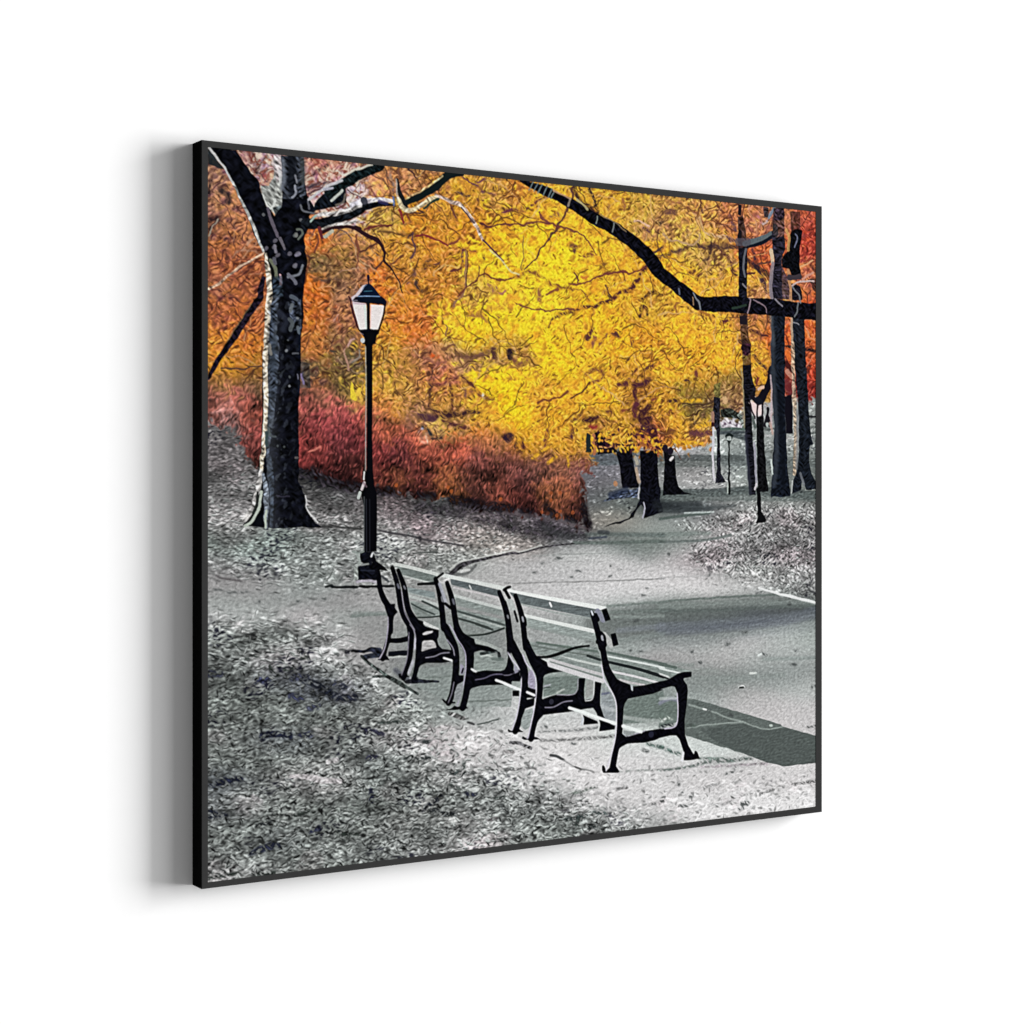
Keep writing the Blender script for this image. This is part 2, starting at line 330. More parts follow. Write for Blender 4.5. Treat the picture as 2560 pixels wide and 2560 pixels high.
# --- greys of the ground
GND = """560 1150 100 96 97;560 1190 105 104 104;560 1230 118 117 117;560 1270 140 138 138;570 1305 150 147 147;620 1160 92 90 90;620 1250 132 130 130;780 1200 52 52 52;770 1260 110 108 108;800 1270 120 118 118;840 1250 92 92 92;880 1260 100 98 98;830 1300 142 140 140;880 1240 40 40 42;
560 1345 122 130 126;700 1340 112 121 117;640 1390 122 132 128;800 1360 128 132 130;700 1420 138 143 141;860 1390 140 144 142;560 1420 132 132 132;640 1440 150 148 148;800 1440 140 146 143;
530 1470 165 163 163;620 1480 166 165 165;700 1495 160 164 162;850 1500 162 161 161;780 1480 158 163 161;560 1505 158 164 161;
540 1545 172 172 172;640 1545 170 174 172;760 1545 186 182 183;860 1550 160 166 163;
560 1580 125 130 127;700 1585 110 115 112;640 1610 118 123 120;560 1640 128 132 130;700 1645 176 172 173;800 1600 150 153 152;860 1600 172 170 170;880 1640 180 178 178;600 1690 88 92 90;700 1690 92 95 98;760 1700 70 73 78;850 1720 66 69 76;640 1740 100 105 102;820 1680 140 145 143;880 1690 150 153 151;
600 1800 112 117 114;720 1800 116 121 118;820 1790 112 117 114;700 1850 84 88 90;600 1850 108 112 110;860 1850 98 102 100;560 1900 114 119 116;700 1900 116 121 118;800 1930 130 133 131;620 1960 104 108 107;540 1955 80 84 88;760 1945 150 149 148;820 1955 150 150 149;620 2000 130 133 131;560 2030 100 103 104;700 2020 118 123 120;820 2030 108 113 110;900 2040 102 107 104;600 2080 112 117 114;700 2110 96 100 100;800 2080 108 112 110;560 2130 118 122 120;640 2150 122 127 124;760 2140 120 125 122;860 2100 125 130 127;880 2170 135 140 137;540 2190 170 168 168;640 2180 150 152 151;
960 1260 82 72 74;1000 1285 112 102 105;1080 1268 60 62 62;1150 1290 72 74 74;1200 1275 125 110 115;1030 1312 140 130 132;1100 1330 152 142 144;950 1330 152 154 152;920 1300 140 138 138;1200 1330 165 155 150;1250 1350 170 165 158;1000 1370 152 155 153;1150 1400 157 160 157;1050 1390 140 143 140;950 1380 137 140 138;1250 1310 110 104 106;
1280 1290 92 84 88;1350 1312 76 70 76;1420 1322 92 84 92;1290 1330 70 72 75;1400 1345 62 65 67;1300 1355 155 145 140;1480 1255 82 84 87;1550 1262 96 104 101;1500 1290 130 128 122;1530 1312 182 170 155;1620 1312 150 150 146;1640 1325 160 170 165;1520 1330 70 78 80;1580 1345 120 128 125;1640 1350 110 118 114;
1450 1378 192 194 192;1500 1420 197 196 196;1600 1470 207 206 206;1400 1440 187 187 187;1300 1415 180 179 179;1250 1450 176 176 175;1350 1480 195 194 194;1500 1490 208 207 207;
1550 1525 150 158 155;1600 1560 150 160 157;1600 1590 165 172 170;1550 1600 162 170 167;
1500 1160 80 85 90;1540 1190 130 126 132;1560 1230 112 118 116;1500 1210 100 98 102;1720 1130 175 172 175;1700 1160 100 105 103;1740 1190 165 160 160;1720 1215 165 168 167;1770 1215 170 168 168;1700 1245 80 88 86;1800 1120 165 172 168;1830 1100 175 182 178;1840 1070 120 128 126;1850 1140 110 118 118;1830 1190 150 158 154;1850 1235 120 126 124;1920 1085 150 155 152;1920 1150 120 126 124;1990 1110 150 152 150;2030 1060 150 155 152;2030 1120 130 138 134;2030 1180 100 106 104;1990 1200 120 126 122;1960 1250 120 126 122;2030 1240 110 115 112;1820 1040 190 186 190;
1700 1300 165 178 172;1750 1278 70 76 80;1660 1272 30 36 38;1720 1310 160 152 154;1850 1278 150 152 150;1800 1295 155 150 150;1920 1280 152 150 150;2020 1280 160 158 158;1950 1300 140 138 138;2030 1310 105 103 103;1700 1335 128 138 134;1820 1330 165 164 164;1680 1352 112 121 117;1720 1375 190 188 188;1780 1390 150 135 140;1850 1380 128 128 128;1950 1350 125 125 125;2020 1360 120 120 120;1900 1420 140 142 140;1980 1390 132 120 124;2020 1420 140 140 140;1800 1420 165 163 163;1870 1440 170 172 170;1950 1440 175 176 175;2020 1460 130 130 130;2030 1485 95 95 95;1980 1470 165 165 165;1900 1470 205 203 203;
1700 1450 205 203 203;1700 1470 210 208 208;1800 1480 212 210 210;1700 1515 132 142 138;1850 1505 132 142 138;1960 1492 150 160 156;1700 1545 150 160 156;1800 1540 142 152 148;1950 1505 145 154 150;1700 1575 116 121 128;1800 1560 114 120 128;1900 1548 108 114 124;1980 1540 104 110 118;2035 1530 92 100 97;1700 1597 142 148 147;1800 1590 138 145 143;1750 1620 165 170 168;1850 1612 190 188 188;1950 1590 175 180 178;2030 1580 160 168 164;1700 1640 172 170 170;1900 1640 166 171 169;1780 1650 180 178 178;
1700 1700 152 160 157;1800 1700 150 158 155;1950 1700 165 172 170;1750 1740 160 168 165;1900 1760 186 184 184;2000 1780 192 190 190;1850 1740 178 178 177;2020 1720 178 182 180;1750 1680 160 165 163;2030 1830 196 194 194;1960 1800 195 193 193;
1750 1950 202 200 200;1950 1950 206 204 204;1700 2000 216 215 215;1900 2000 222 221 221;2000 1940 208 206 206;2020 2000 225 224 224;1800 2020 220 219 219;1720 1870 200 206 203;1700 1920 205 204 204;
1400 1900 217 215 215;1500 1950 217 215 215;1300 1780 200 200 200;1500 1870 210 209 208;1400 1840 212 211 210;1600 1900 210 209 209;1600 1960 212 211 211;1360 1760 200 202 201;1400 1720 142 152 147;1590 1760 118 127 123;1500 1760 170 178 175;1440 1790 200 200 200;1380 1790 190 194 192;1560 1850 200 206 203;
900 1800 116 119 117;1000 1850 172 170 170;1150 1850 206 203 203;1200 1900 200 198 198;950 1900 118 123 121;1100 1930 150 152 150;1000 1770 140 145 142;920 1600 182 180 180;930 1560 165 164 164;980 1590 160 166 163;1000 1700 152 160 157;1150 1770 155 163 160;1080 1690 135 143 140;1050 1800 150 155 152;940 1680 172 172 171;960 1720 150 152 150;1250 1800 170 174 172;1220 1700 152 160 157;1100 1600 152 160 157;1060 1640 150 152 152;1200 1850 205 202 202;1260 1850 206 205 205;
940 1960 105 110 108;1000 1980 112 117 114;1060 2000 118 123 120;1150 1940 165 164 164;1150 1990 118 122 120;1240 1960 160 165 162;1230 2000 128 132 130;1300 1960 205 203 203;1300 2000 150 154 152;1380 2000 150 153 152;1340 2030 118 122 120;1440 2010 200 198 198;1460 2050 120 125 123;1400 2060 112 117 114;1520 1990 210 208 208;1550 2030 165 164 164;1600 2010 215 213 213;1600 2050 170 172 171;1320 2080 140 145 142;1000 2060 128 130 128;1100 2080 96 100 98;940 2110 115 119 117;1040 2120 118 120 119;1160 2060 150 150 149;1180 2110 180 178 178;920 2150 130 134 132;1260 2080 130 134 132;1240 2120 170 170 169;880 2130 120 124 122"""
GND = [list(map(float, r.split())) for r in GND.replace('\n', '').split(';')]

ink = dict(n1=noise(6.6, 3.0, 34, .55, 1), n2=noise(17, 1.5, 25, .55, 2), n3=noise(60, 1.2, 0, .6, 3), n4=noise(6, 1.6, 40, .4, 4),
           h1=noise(8.5, 3.0, 6, .5, 5), h2=noise(22, 2.4, 3, .55, 6), h3=noise(70, 2.6, 0, .6, 7), h4=noise(5, 2.4, 14, .45, 8), h5=noise(7.5, 2.2, -16, .5, 14),
           w1=noise(7, 2.6, -38, .5, 9), v1=noise(5.5, 3.2, 68, .45, 13), g=noise(3.2, 1.0, 0, .4, 10), r1=noise(26, 1.2, 0, .5, 41), r2=noise(26, 1.2, 0, .5, 42), s1=noise(5, 9.0, 4, .5, 12))
_m = sstep(-.5, 1.0, ink['n3'])
n1 = ink['n1'] * np.sqrt(_m) + ink['w1'] * np.sqrt(1 - _m) * .9

broken = .75 * n1 + .5 * ink['w1'] + .35 * ink['n4']           # where a dry brush skips

# --- ground: soft grey field, leaf litter where it lies
gnd = blur(field(GND, 17, 140.0, 2.6), 9) / 255.0
litter = full_mask('Z 515,1050 900,1215 1100,1235 1480,1310 1520,1335 J 1930,960 1600,1030 1200,1240 1000,1280 800,1300 600,1330 0,1360 I 1900,1570 1500,1550 1000,1540 500,1470 100,1420')
litter2 = full_mask('Z 515,1556 640,1566 760,1572 M 1500,200 1700,300 1500,480 1900,620 O 150,600 450,720 700,880 950,1130 900,1290 950,1400 960,1580 1350,1660 1500,1750 1930,1820 V 200,560 600,540 700,620 1000,640 1050,780 1300,830 1500,930 1700,1000 Z 1660,2080 500,2230')
sand = full_mask('Z 515,1545 700,1540 860,1565 M 1900,350 O 100,400 330,570 560,700 820,850 1100,1080 1400,1200 1930,1230 Q 200,1260 700,1450 1050,1620 1300,1640 1930,1640 R 700,1500 1890,1480 1890,2300 Z 500,2230')
litter3 = full_mask('L 330,560 420,450 700,430 880,330 300,330 180,290 180,250 600,130 1150,20 1930,0 1930,1180 1780,1130 1520,1090 1500,1050 1200,960 900,900 700,850 480,770 340,680')
back = full_mask('Z 1440,1120 2045,980 2045,1270 1700,1262 1480,1300')
lit = np.maximum.reduce([litter * 1.0, litter2 * 1.15, sand * (.42 - .25 * sstep(1150, 1500, NX)), litter3 * 1.1, back * .45])
lit = blur(lit, 9)
jag = lit + (.30 * ink['h1'] + .25 * ink['h2']) * np.clip(4 * lit * (1.1 - lit), 0, 1)
lit = np.clip(jag, 0, 1.15)
far = sstep(1500, 1250, NY)
tex = (.5 * ink['h1'] + .3 * ink['h2'] + .5 * ink['h4'] + .5 * ink['h5']) * (1 - far) + (.65 * ink['h4'] + .4 * ink['h5'] + .25 * ink['h1'] + .2 * ink['h2']) * far
tex3 = .8 * n1 + .35 * ink['n2'] + .4 * ink['n4']
tex = tex * (1 - litter3) + tex3 * litter3
tex = np.clip(tex, -2.2, 2.2)
lum = gnd.mean(-1)
amp = lit * (.17 - .08 * sstep(.6, .8, lum)) * (1 + .12 * far) + (1 - lit) * .012
dirt = sstep(.72, .8, lum) * (1 - lit)
img = gnd * (1 + amp[..., None] * tex[..., None] * 1.25)
ridge = np.exp(-(ink['h1'] / .22) ** 2) * sstep(.1, .9, ink['h2'])
mix(lit * ridge * .42, gnd * .30)
mix(lit * sstep(1.15, 1.9, ink['h4'] + .4 * ink['h1']) * .45 * (1 - litter3), np.clip(gnd * 1.35 + .10, 0, .84))
mix((1 - lit) * sstep(1.2, 2.4, np.abs(ink['s1'])) * .10, gnd * .6)
img *= (1 + .02 * ink['g'])[..., None]
# faint purple and pink casts in the grey, as the print has them
tint = sstep(.8, 1.8, noise(90, 1.6, 0, .5, 21))
mix(lit * tint * .22, np.clip(img * np.array([1.12, 1.0, 1.04], np.float32), 0, 1))
mix(lit * sstep(.9, 1.8, noise(80, 2, 0, .5, 22)) * sstep(-.2, -1.2, tex) * .6, np.array([.06, .06, .13], np.float32))

# fallen leaves: light flakes with a dark gap under them, sparse where the litter thins out to bare sand
wide = np.clip(blur(np.maximum.reduce([litter2, .85 * litter3, .7 * litter, sand * (.40 - .24 * sstep(1100, 1450, NX))]), 20), 0, 1)
mid = .7 * noise(46, 2.0, 4, .6, 51)
img *= (1 + .15 * mid * np.clip(lit, 0, 1))[..., None]
gl = gnd.mean(-1) * (1 + .18 * mid)
for i in range(30000):
    cx, cy = rng.random() * RW, rng.random() * RH
    if cy < 520: continue
    jy, jx = int(cy), int(cx)
    d = wide[jy, jx]
    if d < .03 or rng.random() > .15 + d * 1.1: continue
    ny = NY[jy, jx]; k = np.clip((ny - 1080) / 900, .12, 1)
    px, py = NX[jy, jx], ny
    L = (2.6 + 3.6 * rng.random() ** 1.5) * (.55 + .6 * k); wd = L * (.22 + .22 * rng.random()); streak = sstep(1700, 1600, ny) * (px < 900)
    L *= 1 + .8 * streak; a = rng.normal(-.15, .45 * (1 - .7 * streak)) if rng.random() < .8 else rng.random() * 3.1
    b = gl[jy, jx]; t = rng.random()
    if t < .42 + .3 * (1 - d):
        v = b * (.08 + .42 * rng.random()); dab(px, py, L * 1.1, wd * 1.15, a, (v * 255, v * 265, v * 262), .82 * (.35 + .65 * d))
    elif d > .2:
        v = min(b * (1.22 + .6 * rng.random()), .86); dab(px + .5, py + wd * 1.1, L, wd, a, (b * 70, b * 76, b * 74), .6); dab(px, py, L, wd * .85, a, (v * 250, v * 256, v * 253), .8)

# --- far lawn: bands of shade
for s, w, c, a in (('H 0,1370 1000,1380', 14, (70, 76, 76), .7), ('H 0,1440 640,1440', 16, (90, 96, 94), .6), ('H 760,1440 1060,1440 1900,1450', 12, (90, 98, 98), .5), ('H 0,1810 800,1790 1060,1770 1900,1830', 18, (66, 74, 74), .75),
                   ('H 0,1850 1000,1840 1900,1850', 20, (96, 104, 102), .6), ('H 1260,1300 1900,1310', 10, (95, 100, 98), .55), ('H 1530,1400 1900,1420', 16, (92, 98, 96), .6), ('G 1100,1640 1400,1630', 12, (96, 104, 108), .7), ('G 960,1720 1400,1700', 18, (130, 128, 134), .6),
                   ('H 740,1020 1020,1010', 10, (60, 78, 72), .8), ('H 740,1070 1020,1060', 7, (50, 58, 62), .85), ('H 900,1100 1030,1130', 12, (44, 52, 56), .7), ('H 1260,1020 1350,1030', 6, (70, 76, 74), .7), ('H 1800,880 1890,880', 5, (20, 20, 24), .9), ('H 1810,1000 1890,1000', 5, (90, 96, 94), .8),
                   ('H 1810,1080 1890,1080', 6, (80, 86, 84), .7), ('H 1800,1160 1890,1165', 5, (100, 106, 104), .6), ('H 1530,1140 1600,1135', 5, (180, 178, 176), .7), ('H 1260,1100 1340,1110', 5, (180, 178, 178), .6)):
    stroke(s, w, c, a, soft=2.5, tex=.12 * ink['h4'])
fill('H 740,910 830,890 930,920 1000,960 1000,1010 740,1010', (196, 190, 196), .95, tex=.18 * n1)
dabs('H 790,960 850,950 930,980', 4, (80, 60, 80), .8)

# --- foliage
fol_mask = full_mask('Z 500,340 2060,340 2060,1001 H 1790,680 1520,700 1500,560 1340,700 1240,720 1120,690 1010,700 1000,900 930,920 740,900 720,860 660,880 640,950 630,1080 600,1250 420,1210 300,1290 200,1240 0,1340 G 1850,1500 1640,1460 1540,1530 1400,1440 1350,1480 1180,1440 1130,1520 1000,1530 1110,1600 950,1830 960,1930 K 980,200 1040,450 930,450 860,420 750,360 420,330 0,260 J 1930,450 1500,430 1100,310 700,290 250,210 I 1700,340 1480,250 1210,150 650,120 E 530,1880 500,1700 380,1600 100,1550 0,1560')
jit = (3.2 * n1 + 3.5 * ink['n2']) * (1 + 1.6 * sstep(1380, 1480, NX) * sstep(1120, 1180, NY))
sy = np.clip((np.arange(RH)[:, None] + jit).astype(int), 0, RH - 1); sx = np.clip((np.arange(RW)[None, :] + 3 * ink['n4'] + 3 * ink['n2']).astype(int), 0, RW - 1)
fol_mask = blur(fol_mask[sy, sx], .8)
wob = field(FOL, 19)
ky = np.clip((np.arange(RH)[:, None] + 9 * ink['n2'] + 5 * n1).astype(int), 0, RH - 1); kx = np.clip((np.arange(RW)[None, :] + 9 * ink['w1'] + 8 * ink['n2']).astype(int), 0, RW - 1)
fol = .55 * wob[ky, kx] / 255.0 + .45 * wob / 255.0
lumf = fol @ np.array([.3, .59, .11], np.float32)
yel = sstep(.35, .62, fol[..., 1] - fol[..., 2])                      # how yellow a place is
red = sstep(.12, .3, fol[..., 0] - fol[..., 1]) * (1 - yel)
pale = sstep(.45, .62, fol[..., 2])
f = fol * (1 + (.14 - .08 * yel)[..., None] * n1[..., None] + .10 * ink['n2'][..., None] + .07 * ink['n4'][..., None])
f[..., 1] *= 1 + .05 * ink['n2'] + (.07 * yel - .02) * n1
f[..., 2] *= 1 - .10 * ink['n2']
clump = .55 * ink['n3'] + .6 * ink['n2']
gate = sstep(.15, 1.2, clump - .9 * yel * sstep(.6, .75, lumf) + .35)
worm = np.exp(-(n1 / .28) ** 2) * gate
dark = np.clip(fol * .20 + np.array([.17, .06, .09], np.float32), 0, 1)
m = np.clip(worm * .85, 0, 1)[..., None]; f = f * (1 - m) + dark * m
spot = sstep(1.15, 1.75, -n1 + .55 * clump - .5 * yel) * .85
f = f * (1 - spot[..., None]) + dark * .8 * spot[..., None]
pinkish = fol * .6 + .4 * np.array([.88, .70, .56], np.float32)
lightc = np.clip(fol * yel[..., None] + pinkish * (1 - yel[..., None]) + np.array([.07, .08, .05], np.float32) * (1 - .4 * yel[..., None]) + np.array([.05, .0, .03], np.float32) * red[..., None], 0, 1)
hi = sstep(.7, 1.5, n1 + .4 * ink['n4']) * (.6 - .15 * yel)
f = f * (1 - hi[..., None]) + lightc * hi[..., None]
orange = sstep(.9, 1.8, noise(34, 1.4, 20, .5, 31)) * yel * .5
f = f * (1 - orange[..., None]) + np.array([.84, .55, .17], np.float32) * orange[..., None]
# pale sky showing through red twigs, top left
holes = pale * sstep(.2, .8, ink['n2'] + .5 * n1)
f = f * (1 - .75 * holes[..., None]) + np.array([.83, .78, .76], np.float32) * .75 * holes[..., None]
bits = pale * sstep(.35, .9, -n1 + .3 * ink['n4'])
f = f * (1 - .7 * bits[..., None]) + np.array([.48, .19, .12], np.float32) * .7 * bits[..., None]
f = f * 1.04
f[..., 0] *= 1 + .05 * yel; f[..., 1] *= 1 - .075 * yel
rust = sstep(1150, 850, NX) * (1 - yel) * (1 - pale)
f[..., 0] *= 1 + .07 * rust; f[..., 2] *= 1 - .16 * rust
f[..., 2] *= 1 - .07 * pale
warm = sstep(1260, 1090, NX + .35 * (700 - NY)) * sstep(.2, .45, f[..., 1] - f[..., 2] + .1)
f[..., 1] *= 1 - .05 * warm; f[..., 2] *= 1 + .08 * warm
f = f * .96 + .04 * (f @ np.array([.3, .59, .11], np.float32))[..., None]
top = np.array([.94, .87, .86], np.float32); f = np.where(f > top - .1, top - .1 * np.exp(-(f - top + .1) / .1), f)
f = f * (.80 - .10 * yel)[..., None] + (fol * np.array([1.03, .97, .95], np.float32)) * (.20 + .10 * yel)[..., None]
hedge = blur(full_mask('E 100,1000 620,1020 750,1080 1220,1060 1500,1080 1800,1090 F 0,1060 300,1130 600,1340 900,1500 1200,1560 1700,1480 1930,1500 G 0,1500 300,1620 700,1680 1000,1700 Z 1480,1330 500,1330 515,950'), 9)
fd = fol * .72 + .28 * lumf[..., None]
fd = .8 * fd + .2 * np.array([.50, .23, .21], np.float32)
hd = fd * (.94 - .40 * sstep(1060, 1250, NY - .17 * (NX - 700)))[..., None] * (1 + .17 * ink['v1'] + .10 * ink['n2'] + .08 * ink['n4'] + .12 * ink['n3'] - .30 * sstep(.2, 1.4, noise(30, 1.3, 60, .6, 71)) * sstep(1060, 1150, NY - .17 * (NX - 700)))[..., None]
hd = hd + (.5 * np.array([.80, .46, .42], np.float32) - .5 * hd) * (sstep(1.0, 2.0, ink['v1'] + .4 * n1) * .7)[..., None]
f = f * (1 - hedge[..., None]) + hd * hedge[..., None]
mix(fol_mask, np.clip(f, 0, 1))
# the shade under the hedge
for s, w in (('I 1230,170 1480,270 1700,350 J 0,150 250,220 480,230', 14), ('J 800,270 1000,290', 10), ('J 1200,330 1480,390 1930,440', 16), ('K 230,280 330,310', 12), ('K 520,220 600,320', 12), ('K 760,350 850,400', 10), ('K 960,220 980,300 1020,450', 14)):
    stroke(s, np.array(w) * 1.5, (16, 14, 18), .9, soft=6, tex=.5 * n1, rag=.45)
for s, w in (('I 1220,230 1330,200 1500,260 1620,330', 26), ('I 1450,330 1650,380 1930,400', 20), ('J 330,260 480,250 560,280', 12), ('J 800,420 1050,450 1300,500', 26), ('J 1350,450 1600,470 1930,560', 20), ('J 1450,580 1700,600 1930,680', 14), ('K 0,460 300,520 600,560', 20), ('K 420,430 700,520 950,560', 22)):
    stroke(s, w, (34, 31, 35), .7, soft=10, tex=.8 * n1, rag=.6)
stroke('K 0,300 420,350 860,450 1040,500', 6, (90, 80, 84), .5, soft=3)
#PAINT-MID2
# --- fine twigs everywhere in the crowns
for i in range(620):
    px = 520 + 1520 * rng.random(); py = 380 + 720 * rng.random() ** 1.2
    q = sheet([(px, py)])[0]; jx, jy = int(np.clip(q[0], 0, RW - 1)), int(np.clip(q[1], 0, RH - 1))
    yv = yel[jy, jx] * sstep(.6, .72, lumf[jy, jx])
    if fol_mask[jy, jx] < .8 or hedge[jy, jx] > .3 or rng.random() < .72 * yv: continue
    a = rng.random() * 6.28; L = 8 + 26 * rng.random(); pts = [(px, py)]
    for k in range(4):
        a += rng.normal(0, .38); pts.append((pts[-1][0] + L * math.cos(a), pts[-1][1] + L * math.sin(a)))
    t = rng.random(); c = wob[jy, jx]
    col = c * .34 + np.array([26, 8, 14]) if t < .72 else c * .45 + np.array([120, 98, 84])
    stroke(pts, (3.4 * rng.random() + 1.2, 1.0), col, .8)

